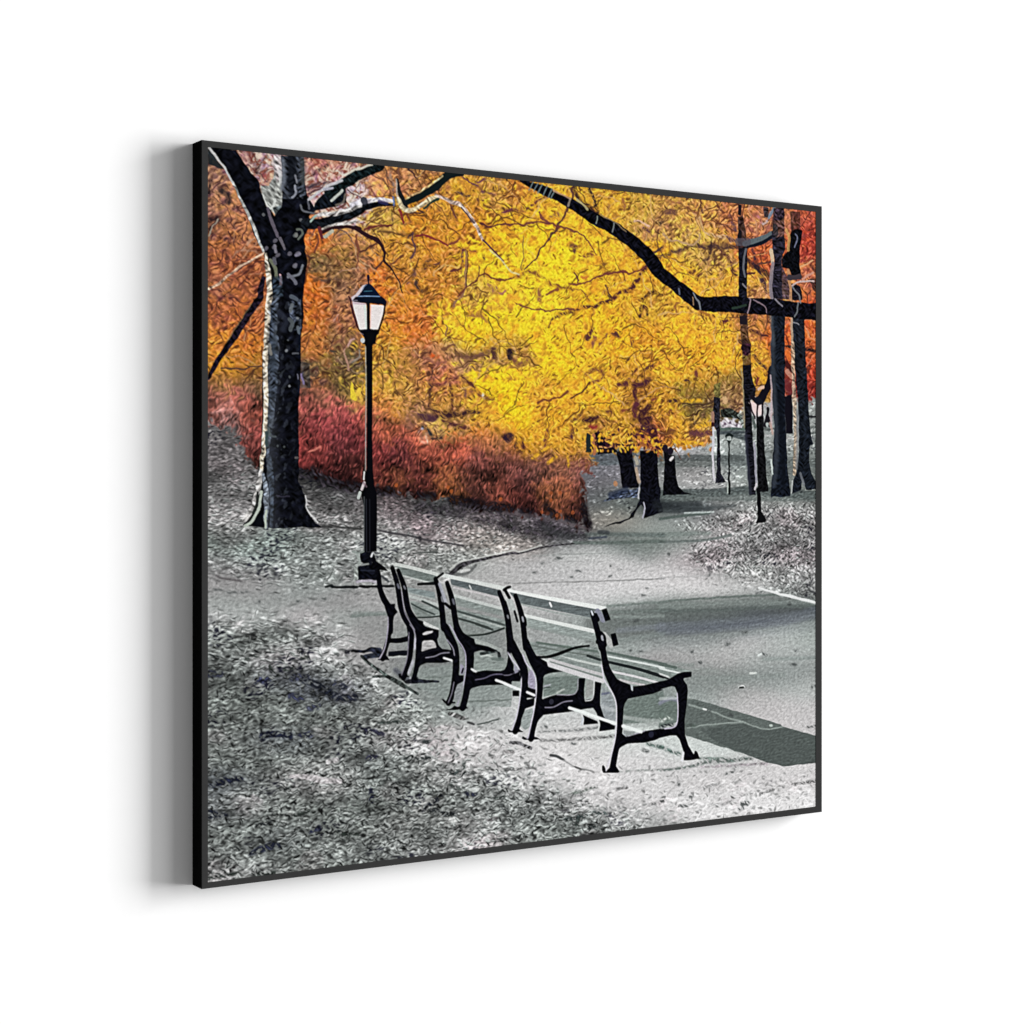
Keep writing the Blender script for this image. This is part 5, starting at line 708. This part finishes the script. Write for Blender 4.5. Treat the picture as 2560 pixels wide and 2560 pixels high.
fill('J 1260,1650 1860,1790 1880,1900 1700,1930 1300,1800', (132, 141, 138), tex=wood); stroke('J 1270,1680 1550,1760 1850,1850', 5, (72, 80, 78)); stroke('J 1290,1770 1500,1830 1700,1905 O 1500,0 1640,40', 5, (58, 64, 62)); stroke('J 1350,1730 1840,1880', 3.5, (176, 182, 178), .7)
stroke('O 1380,140 1600,125 1730,90 1840,50', 5, (44, 50, 48)); stroke('O 1400,130 1600,110', 3, (120, 126, 122), .6); stroke('O 1490,200 1640,250 1800,320', 9, (170, 176, 172), .7)
fill('K 60,1240 1230,1440 1180,1480 1060,1480 1050,1565 180,1390 90,1290', (98, 106, 107), tex=wood); stroke('K 45,1235 400,1305 800,1380 1215,1455', (6, 9, 10), (226, 230, 227)); stroke('K 555,1385 575,1430', 5, (225, 226, 226)); stroke('K 1130,1490 1200,1590', 14, (132, 134, 150), .9); stroke('K 200,1400 600,1500 1040,1575', 4, (150, 158, 155), .8)
fill('K 240,1530 1100,1730 1120,1860 260,1660', (146, 155, 152), tex=wood); stroke('K 235,1535 600,1620 1095,1730', (7, 9), (216, 220, 217)); stroke('K 290,1670 700,1760 1130,1850', 6, (140, 148, 145), .9); stroke('K 1210,1780 1300,1890', 16, (178, 180, 178), .95)
fill('Q 270,20 1130,90 1175,210 1190,490 530,300 520,200 340,160', (134, 143, 140), .95, tex=wood); fill('Q 1230,170 1930,300 R 0,100 200,130 390,190 250,205 100,275 Q 1930,500 1600,540 1500,520 1400,500 1330,440', (132, 142, 138), tex=wood)
for s, w, c in (('Q 300,60 800,150 1150,200', 4, (104, 112, 108)), ('Q 400,30 850,100 1130,140', 5, (92, 104, 98)), ('Q 1250,150 1930,290 R 0,100 200,140', 6, (88, 100, 95)), ('Q 1250,195 1600,265 1930,335 R 0,150 260,210', 4, (216, 222, 219)), ('Q 1010,190 1165,240', 6, (36, 42, 42)), ('Q 1245,262 1600,345 1930,445', (6, 8), (22, 26, 28)), ('R 0,240 100,270', 5, (22, 26, 28)), ('Q 1300,380 1600,445 1860,515', 5, (216, 214, 216)), ('Q 1310,330 1700,420 1900,480', 4, (132, 142, 138)), ('Q 1250,225 1930,385 R 0,190 150,235', 4, (124, 134, 130)),
                ('Q 545,235 800,310 1190,420', 7, (196, 194, 195)), ('Q 540,285 850,390 1195,490', 12, (210, 208, 210)), ('Q 560,262 1190,460', 3, (120, 128, 124)), ('Q 700,205 1170,310', 5, (196, 202, 198)), ('Q 760,180 1165,270', 4, (130, 140, 136)), ('Q 640,190 1180,370', 4, (140, 148, 145)), ('Q 1400,480 1530,515 1700,545', 5, (190, 186, 188)), ('R 0,215 110,255', 4, (205, 208, 206))):
    stroke(s, w, c, .92)
stroke('Q 420,235 540,255', 5, (200, 205, 202))
# benches: cast iron
IRON = (10, 10, 15)
iron = .25 * n1
def cast(s, w, **k): stroke(s, w, IRON, tex=iron, **k)
def castf(s, **k): fill(s, IRON, tex=iron, **k)
# farthest stand
cast('J 255,1010 280,1120 320,1230 340,1400 385,1530 450,1640 475,1760', (9, 12, 12, 13, 15, 15, 13)); castf('J 265,1060 330,1100 400,1150 435,1195 320,1180'); castf('J 380,1540 460,1595 525,1590 520,1640 555,1690 510,1740 500,1800 440,1760 400,1640')
cast('J 470,1750 470,1930 O 465,10 450,130 425,240 395,340 375,420', (13, 12, 12, 12, 13)); castf('O 310,435 380,380 430,390 455,437'); cast('O 460,200 570,200 690,175', (11, 13)); stroke('O 440,0 420,180 390,310 335,420', 3.5, (170, 165, 180), .85); stroke('J 250,985 235,1020', 5, (190, 192, 195)); stroke('J 440,1750 435,1930', 2.5, (150, 145, 160), .8)
# second stand (a pair)
cast('J 490,1160 540,1320 570,1480 590,1620 640,1760 720,1880 O 700,20 715,140 710,300 690,450 650,560 625,650', (11, 13, 14, 14, 15, 16, 17, 17, 15, 14, 13, 14)); cast('J 560,1190 630,1380 660,1560 690,1680 760,1800 830,1880 O 810,60 810,250 795,450 765,600 750,650', (10, 14, 15, 15, 18, 22, 22, 16, 14, 12, 12))
castf('J 720,1680 790,1780 865,1805 860,1850 900,1870 1040,1905 O 1050,70 1050,150 1030,190 1050,260 1090,300 1220,318 1235,430 1160,460 1090,470 900,470 830,500 800,540 780,660 740,640 780,400 780,200 760,100 700,0'); fill('O 850,115 900,90 985,80 975,105 900,130 855,132', (186, 184, 186)); fill('O 850,215 870,200 980,195 1010,230 1025,295 900,335 840,345', (172, 170, 170), tex=sh); stroke('O 850,350 960,315 1050,300', 7, (18, 18, 24)); stroke('O 890,408 1000,390 1080,355 1180,345', 3, (130, 128, 140), .85); stroke('O 1110,410 1220,445', 5, (226, 230, 228))
stroke('J 600,1440 620,1580 650,1720 760,1910 O 700,5 740,60 770,150 765,280', 2.5, (140, 136, 150), .85); stroke('O 765,180 760,300', 5, (180, 178, 190), .85); stroke('O 690,590 740,450', 8, (165, 166, 172)); castf('O 560,600 640,600 700,640 570,650'); stroke('O 690,100 680,300 660,450 600,620', 2.5, (150, 145, 160), .7); stroke('O 705,650 710,720', 5, (200, 200, 205), .8); castf('O 620,690 800,640 800,720 650,720', alpha=.8); stroke('J 555,1360 570,1400', 6, (110, 112, 124), .8); stroke('J 630,1380 645,1410', 5, (130, 132, 140), .7)
# third stand (a pair)
cast('J 1010,1290 1050,1420 1075,1560 1095,1720 1110,1880 O 1130,40 1190,170 1245,300 1260,500 1240,700 1210,850 1170,950', (11, 14, 15, 15, 16, 18, 20, 19, 18, 17, 16, 16)); cast('J 1150,1340 1200,1500 1225,1620 1245,1760 1270,1900 O 1270,60 1330,180 1410,310 1430,460 1410,640 1380,850 1340,1010', (11, 14, 15, 15, 15, 18, 22, 25, 20, 18, 17, 17))
castf('O 1220,-10 1290,-10 1330,90 1400,145 1480,180 1490,240 1640,270 1760,320 1690,335 1560,318 1480,340 1450,400 1440,500 1350,300'); castf('O 1370,600 1500,580 1600,560 1800,568 1860,545 1890,500 1930,480 1930,730 1780,735 1560,745 1450,775 1400,830 1360,800'); castf('O 1085,910 1110,905 1140,940 1250,940 1255,960 1120,955'); castf('O 1115,1042 1200,1020 1240,985 1270,1000 1370,990 1410,1018 1250,1040')
castf('O 1240,620 1350,620 1350,690 1260,740'); stroke('O 1180,10 1230,90 1280,190 1340,280 1375,380 1375,560 1350,720 1300,900 1270,990', 3, (165, 160, 178), .9); stroke('O 1150,190 1220,290 1240,380', 3, (160, 156, 172), .8); fill('O 1310,480 1350,500 1365,560 1340,615 1305,600', (150, 146, 165), .9); stroke('O 1345,540 1330,590', 5, (20, 18, 26)); fill('O 1275,730 1350,700 1330,830 1290,930 1235,910 1240,830', (136, 140, 142), tex=sh); stroke('O 1490,675 1600,655 1720,610 1930,610', 3, (96, 92, 112), .85); stroke('O 1445,545 1500,575', 5, (205, 208, 208)); stroke('O 1740,678 1830,710 1930,755', 6, (218, 222, 220)); stroke('O 1165,950 1210,830 1235,700', 2.5, (150, 145, 160), .7)
stroke('J 1060,1350 1110,1500 1150,1630', 8, (165, 168, 178), .85); stroke('J 1085,1510 1095,1560', 5, (150, 152, 158), .7); cast('J 1130,1590 1190,1640', 7); stroke('J 1220,1540 1235,1590', 6, (110, 112, 122), .8); cast('J 1040,1270 1080,1240 1100,1225', 6)
# fourth stand (a pair)
cast('J 1780,1450 1830,1580 1870,1720 1895,1880 O 1890,60 1900,180 1900,330', (11, 13, 14, 15, 15, 14, 12)); cast('K 5,1390 45,1560 70,1740 90,1900 Q 90,30 150,160 220,290 255,430 250,600 225,800 190,960 140,1100', (14, 16, 16, 17, 19, 22, 22, 19, 18, 17, 16, 16)); cast('K 140,1300 200,1480 230,1620 250,1800 265,1930 Q 265,20 300,120 360,250 430,420 435,580 420,760 390,930 350,1080 330,1190', (11, 14, 15, 15, 15, 16, 20, 24, 19, 17, 16, 15, 15, 16))
castf('Q 290,80 340,160 420,210 520,265 535,325 710,380 560,400 500,420 470,460 460,520 380,380'); castf('Q 400,710 470,715 560,680 640,660 780,670 860,655 900,600 905,460 985,460 970,600 975,725 1060,710 1090,650 1100,500 1180,520 1165,660 1165,790 1210,930 1290,1015 1345,1040 1340,1080 1150,1105 1155,1000 1120,880 1080,820 1000,830 780,870 600,890 480,905 430,960 400,1000'); castf('Q 955,905 1010,930 1130,980 1140,1010 960,1025 970,960')
castf('Q 45,1090 55,1075 75,1090 100,1100 190,1080 240,1112 60,1115'); castf('Q 215,1190 230,1160 260,1180 300,1180 390,1170 440,1200 250,1207'); castf('Q 190,740 370,700 370,790 260,830 220,860'); stroke('Q 50,150 110,250 180,340 210,450 205,620 170,850 100,1090', 3, (190, 186, 200), .9); stroke('Q 230,180 270,280 340,370 385,480 390,640 365,830 300,1150 280,1190', 3.5, (196, 192, 206), .9)
fill('Q 300,380 340,360 375,460 380,620 310,590 290,520', (156, 150, 170), .95, tex=sh); castf('Q 290,570 385,600 385,700 280,700'); stroke('Q 280,630 370,668', 6, (222, 220, 226)); stroke('Q 0,520 90,560 195,600', 6, (222, 226, 226)); fill('Q 255,850 350,820 355,870 310,1050 260,1090 205,1040 215,950', (150, 158, 156), tex=sh); stroke('Q 495,815 600,810 720,750 830,735', 3, (130, 126, 142), .85); dabs('Q 575,745', 7, (44, 44, 56), .9); stroke('Q 985,735 1060,720 1085,650 1090,500', 3.5, (205, 206, 206), .85); stroke('Q 895,470 885,600 830,660 640,665', 2.5, (150, 146, 158), .7); stroke('Q 1140,960 1155,1020 1140,1100', 4, (205, 208, 206), .85); stroke('Q 960,940 940,1020', 4, (190, 196, 205), .8)
cast('K 0,1230 40,1205 75,1195', 7); cast('K 20,1240 70,1330', 8); fill('K 20,1340 100,1340 150,1480 70,1480', (172, 178, 176), .9); cast('K 130,1490 165,1610', 6); stroke('K 215,1540 250,1580 260,1650', 9, IRON); stroke('K 225,1560 235,1610', 5, (140, 142, 150)); stroke('K 45,1540 55,1570', 5, (150, 152, 156), .7); cast('Q -10,400 60,400 190,375 190,480 60,470 -10,480', 4); castf('Q -10,395 60,400 190,380 200,500 -10,500'); stroke('Q 120,400 60,425 0,425', 2.5, (120, 116, 132), .8); castf('Q 50,170 120,300 115,410 45,400'); fill('Q 125,290 185,380 130,410', (150, 148, 165), .9); stroke('Q 0,520 90,560 195,600', 6, (222, 226, 226)); castf('Q 105,610 185,610 185,680 105,680'); castf('O 1890,380 1940,480 1940,560 1840,560 1870,500')
# nearest stand
cast('K 1065,1510 1110,1650 1150,1800 1180,1930 Q 1185,30 1215,220 1250,370 1330,530 1390,670 1405,820 1400,1000 1390,1180 1350,1350 1315,1540', (11, 15, 16, 16, 16, 16, 20, 26, 24, 19, 17, 17, 16, 17)); castf('Q 1240,330 1330,450 1410,495 1500,530 1575,560 1700,545 1850,510 1930,485 R 0,310 100,285 220,210 300,190 385,190 385,252 285,270 290,295 330,350 340,420 325,600 300,780 305,950 345,1080 410,1190 430,1150 450,1165 480,1240 360,1262 290,1262 285,1150 240,1010 200,960 130,960 0,990 Q 1930,1160 1830,1210 1700,1240 1500,1250 1420,1290 1380,1330 1370,1200 1420,1130 1500,1160 1700,1100 1930,1065 R 0,885 100,870 180,850 210,810 220,600 215,450 180,370 140,365 0,405 Q 1930,600 1800,650 1600,690 1500,710 1460,770 1440,850 1370,760 1310,580 1240,470')
castf('Q 1185,1520 1200,1510 1220,1530 1235,1580 1290,1530 1360,1530 1400,1590 1380,1605 1200,1605 1185,1570'); cast('R 430,1160 445,1175 465,1230', 6); castf('K 1180,1470 1240,1450 1292,1590 1225,1612'); castf('K 1288,1765 1350,1748 1388,1895 1320,1915'); cast('K 1175,1750 1215,1800 1225,1890', 8); stroke('K 1185,1790 1195,1850', 6, (150, 152, 160)); stroke('K 1060,1490 1075,1530', 5, (190, 195, 205)); cast('K 1110,1530 1140,1590', 9); cast('Q 1130,20 1200,40 1225,60', 10)
stroke('Q 1180,300 1215,480 1300,620 1350,740 1362,900 1350,1150 1300,1380 1235,1580', 3.5, (205, 202, 212), .9); fill('Q 1530,545 1560,545 1560,620 1540,610', (176, 182, 186)); stroke('Q 1500,1160 1640,1120 1700,1100', 3, (170, 168, 180), .8); stroke('R 210,450 220,640 210,800 170,860 60,880', 3, (196, 190, 206), .9); stroke('Q 1440,1130 1480,1165', 3, (190, 196, 200), .8); stroke('R 285,1170 270,1260', 6, (225, 226, 232), .9); dabs('Q 1780,1140', 8, (40, 42, 58), .8)
stroke('Q 790,820 950,870 1130,935 1350,1010', 7, (226, 232, 229)); stroke('Q 1435,1040 1540,1070 1660,1110', 7, (226, 232, 229)); fill('Q 1440,1130 1445,1090 1600,1110 1560,1150 1500,1162', (130, 136, 136), .8)
cast('Q 380,205 520,205 640,175 760,130 880,90 1030,70', (5, 7, 8, 6, 5))

# --- finish: the print's crispness and the weave of the cloth
img = np.clip(img, 0, 1)
_raw = img.copy()
brush_along(2, 1.3, 1.1)
_k = (.75 * np.clip(lit, 0, 1) * (NY > 1040) + .55 * fol_mask)[..., None].clip(0, .8)
img = img * (1 - _k) + _raw * _k
img = img + .5 * (img - blur(img, 1.3)) + .22 * (img - blur(img, 4.0))
img = img * (1 + .035 * (1 - .6 * sstep(.7, .9, img.mean(-1))) * ink['n4'] * sstep(.2, .4, img.mean(-1)))[..., None]
g = np.random.default_rng(5)
weave = .011 * (g.standard_normal((RH, 1)) + g.standard_normal((1, RW))) + .028 * ink['g']
img = np.clip(img * (1 + weave[..., None].astype(np.float32)), .012, .98)
#PAINT-END

# ------------------------------------------------------------------ the framed print
def on_front(px, py, y=-DEPTH):
    """the point of the print's front plane that was measured at (px, py)"""
    d = right * ((px - 1280) / LENS_PX) + up * ((HORIZON - py) / LENS_PX) + fwd
    return cam_pos + d * ((y - cam_pos.y) / d.y)

base = Vector((0, 0, Z_TOP - H))
root = bpy.data.objects.new('framed_print', None); C.objects.link(root)
root.location = base
root['label'] = 'black framed canvas print of park benches and yellow autumn trees on a white wall'
root['category'] = 'picture'

inner = [on_front(*q) - base for q in QUAD]                               # opening: top left, top right, bottom right, bottom left
outer = [Vector((X_LEFT, -DEPTH, H)), Vector((X_LEFT + W, -DEPTH, H)), Vector((X_LEFT + W, -DEPTH, 0)), Vector((X_LEFT, -DEPTH, 0))]
BACK = Vector((0, DEPTH - .0004, 0)); CH = .0005
v = []
for i in range(4):
    o = outer[i]; n = inner[i]
    sx_ = 1 if o.x < 0 else -1; sz_ = -1 if o.z > .5 else 1
    v += [o + Vector((sx_ * CH, 0, sz_ * CH)), o + Vector((0, CH, 0)), o + BACK, n, n + Vector((0, CH, 0)), n + BACK]
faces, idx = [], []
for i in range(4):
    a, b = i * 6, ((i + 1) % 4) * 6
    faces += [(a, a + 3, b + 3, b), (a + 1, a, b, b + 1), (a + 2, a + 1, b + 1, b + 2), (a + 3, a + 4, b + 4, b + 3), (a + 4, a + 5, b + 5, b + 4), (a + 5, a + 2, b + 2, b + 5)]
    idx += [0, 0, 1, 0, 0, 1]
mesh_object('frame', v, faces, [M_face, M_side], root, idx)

# the canvas: a thin stretched slab whose front carries the printed colours
REC = Vector((0, .0006, 0)); BK = Vector((0, .018, 0))
tl, tr, br, bl = [np.array(p + REC) for p in inner]
MI = plane_map([(0, 0), (RW, 0), (RW, RH), (0, RH)], [(tl[0], tl[2]), (tr[0], tr[2]), (br[0], br[2]), (bl[0], bl[2])])
gx, gy = np.meshgrid(np.linspace(0, RW, RW + 1), np.linspace(0, RH, RH + 1))
q = np.stack([gx.ravel(), gy.ravel(), np.ones(gx.size)], -1) @ MI.T
co = np.empty((gx.size, 3), np.float32)
co[:, 0] = q[:, 0] / q[:, 2]; co[:, 1] = tl[1]; co[:, 2] = q[:, 1] / q[:, 2]
n_front = len(co)
NV = RW + 1
corner_ids = [0, RW, n_front - 1, n_front - 1 - RW]
co = np.vstack([co, co[corner_ids] + np.array([0, .018, 0], np.float32)])
ii = np.arange(RH)[:, None] * NV + np.arange(RW)[None, :]
quads = np.stack([ii, ii + NV, ii + NV + 1, ii + 1], -1).reshape(-1, 4).astype(np.int32)
k = n_front
extra = [[k, k + 1, k + 2, k + 3]]
for a, b in ((0, 1), (1, 2), (2, 3), (3, 0)):
    extra.append([corner_ids[a], corner_ids[b], k + b, k + a])
quads = np.vstack([quads, np.array(extra, np.int32)])
me = bpy.data.meshes.new('canvas')
me.vertices.add(len(co)); me.vertices.foreach_set('co', co.ravel())
me.loops.add(quads.size); me.loops.foreach_set('vertex_index', quads.ravel())
me.polygons.add(len(quads)); me.polygons.foreach_set('loop_start', np.arange(0, quads.size, 4, dtype=np.int32))
me.polygons.foreach_set('loop_total', np.full(len(quads), 4, np.int32))
me.update(calc_edges=True)
# printed colour of every grid cell: mean of its neighbours at each vertex
pad = np.pad(img, ((1, 1), (1, 1), (0, 0)), mode='edge')
vert = .25 * (pad[:-1, :-1] + pad[1:, :-1] + pad[:-1, 1:] + pad[1:, 1:])
vert = vert + .45 * (vert - blur(vert, .8))
vert = np.clip(vert, .01, .985)
lin = np.where(vert <= .04045, vert / 12.92, ((vert + .055) / 1.055) ** 2.4) / LIGHT_GAIN
col = np.ones((len(co), 4), np.float32); col[:n_front, :3] = lin.reshape(-1, 3); col[n_front:, :3] = .6
at = me.color_attributes.new('ink', 'FLOAT_COLOR', 'POINT'); at.data.foreach_set('color', col.ravel())
mat = bpy.data.materials.new('printed_canvas'); mat.use_nodes = True
nt = mat.node_tree; bs = nt.nodes['Principled BSDF']
an = nt.nodes.new('ShaderNodeAttribute'); an.attribute_name = 'ink'
bs.inputs['Roughness'].default_value = .9; bs.inputs['Specular IOR Level'].default_value = 0.0
nt.links.new(an.outputs['Color'], bs.inputs['Base Color'])
me.materials.append(mat)
canvas = bpy.data.objects.new('canvas', me); C.objects.link(canvas); canvas.parent = root
canvas['label'] = 'canvas printed with a grey park scene and yellow, orange and red autumn leaves'
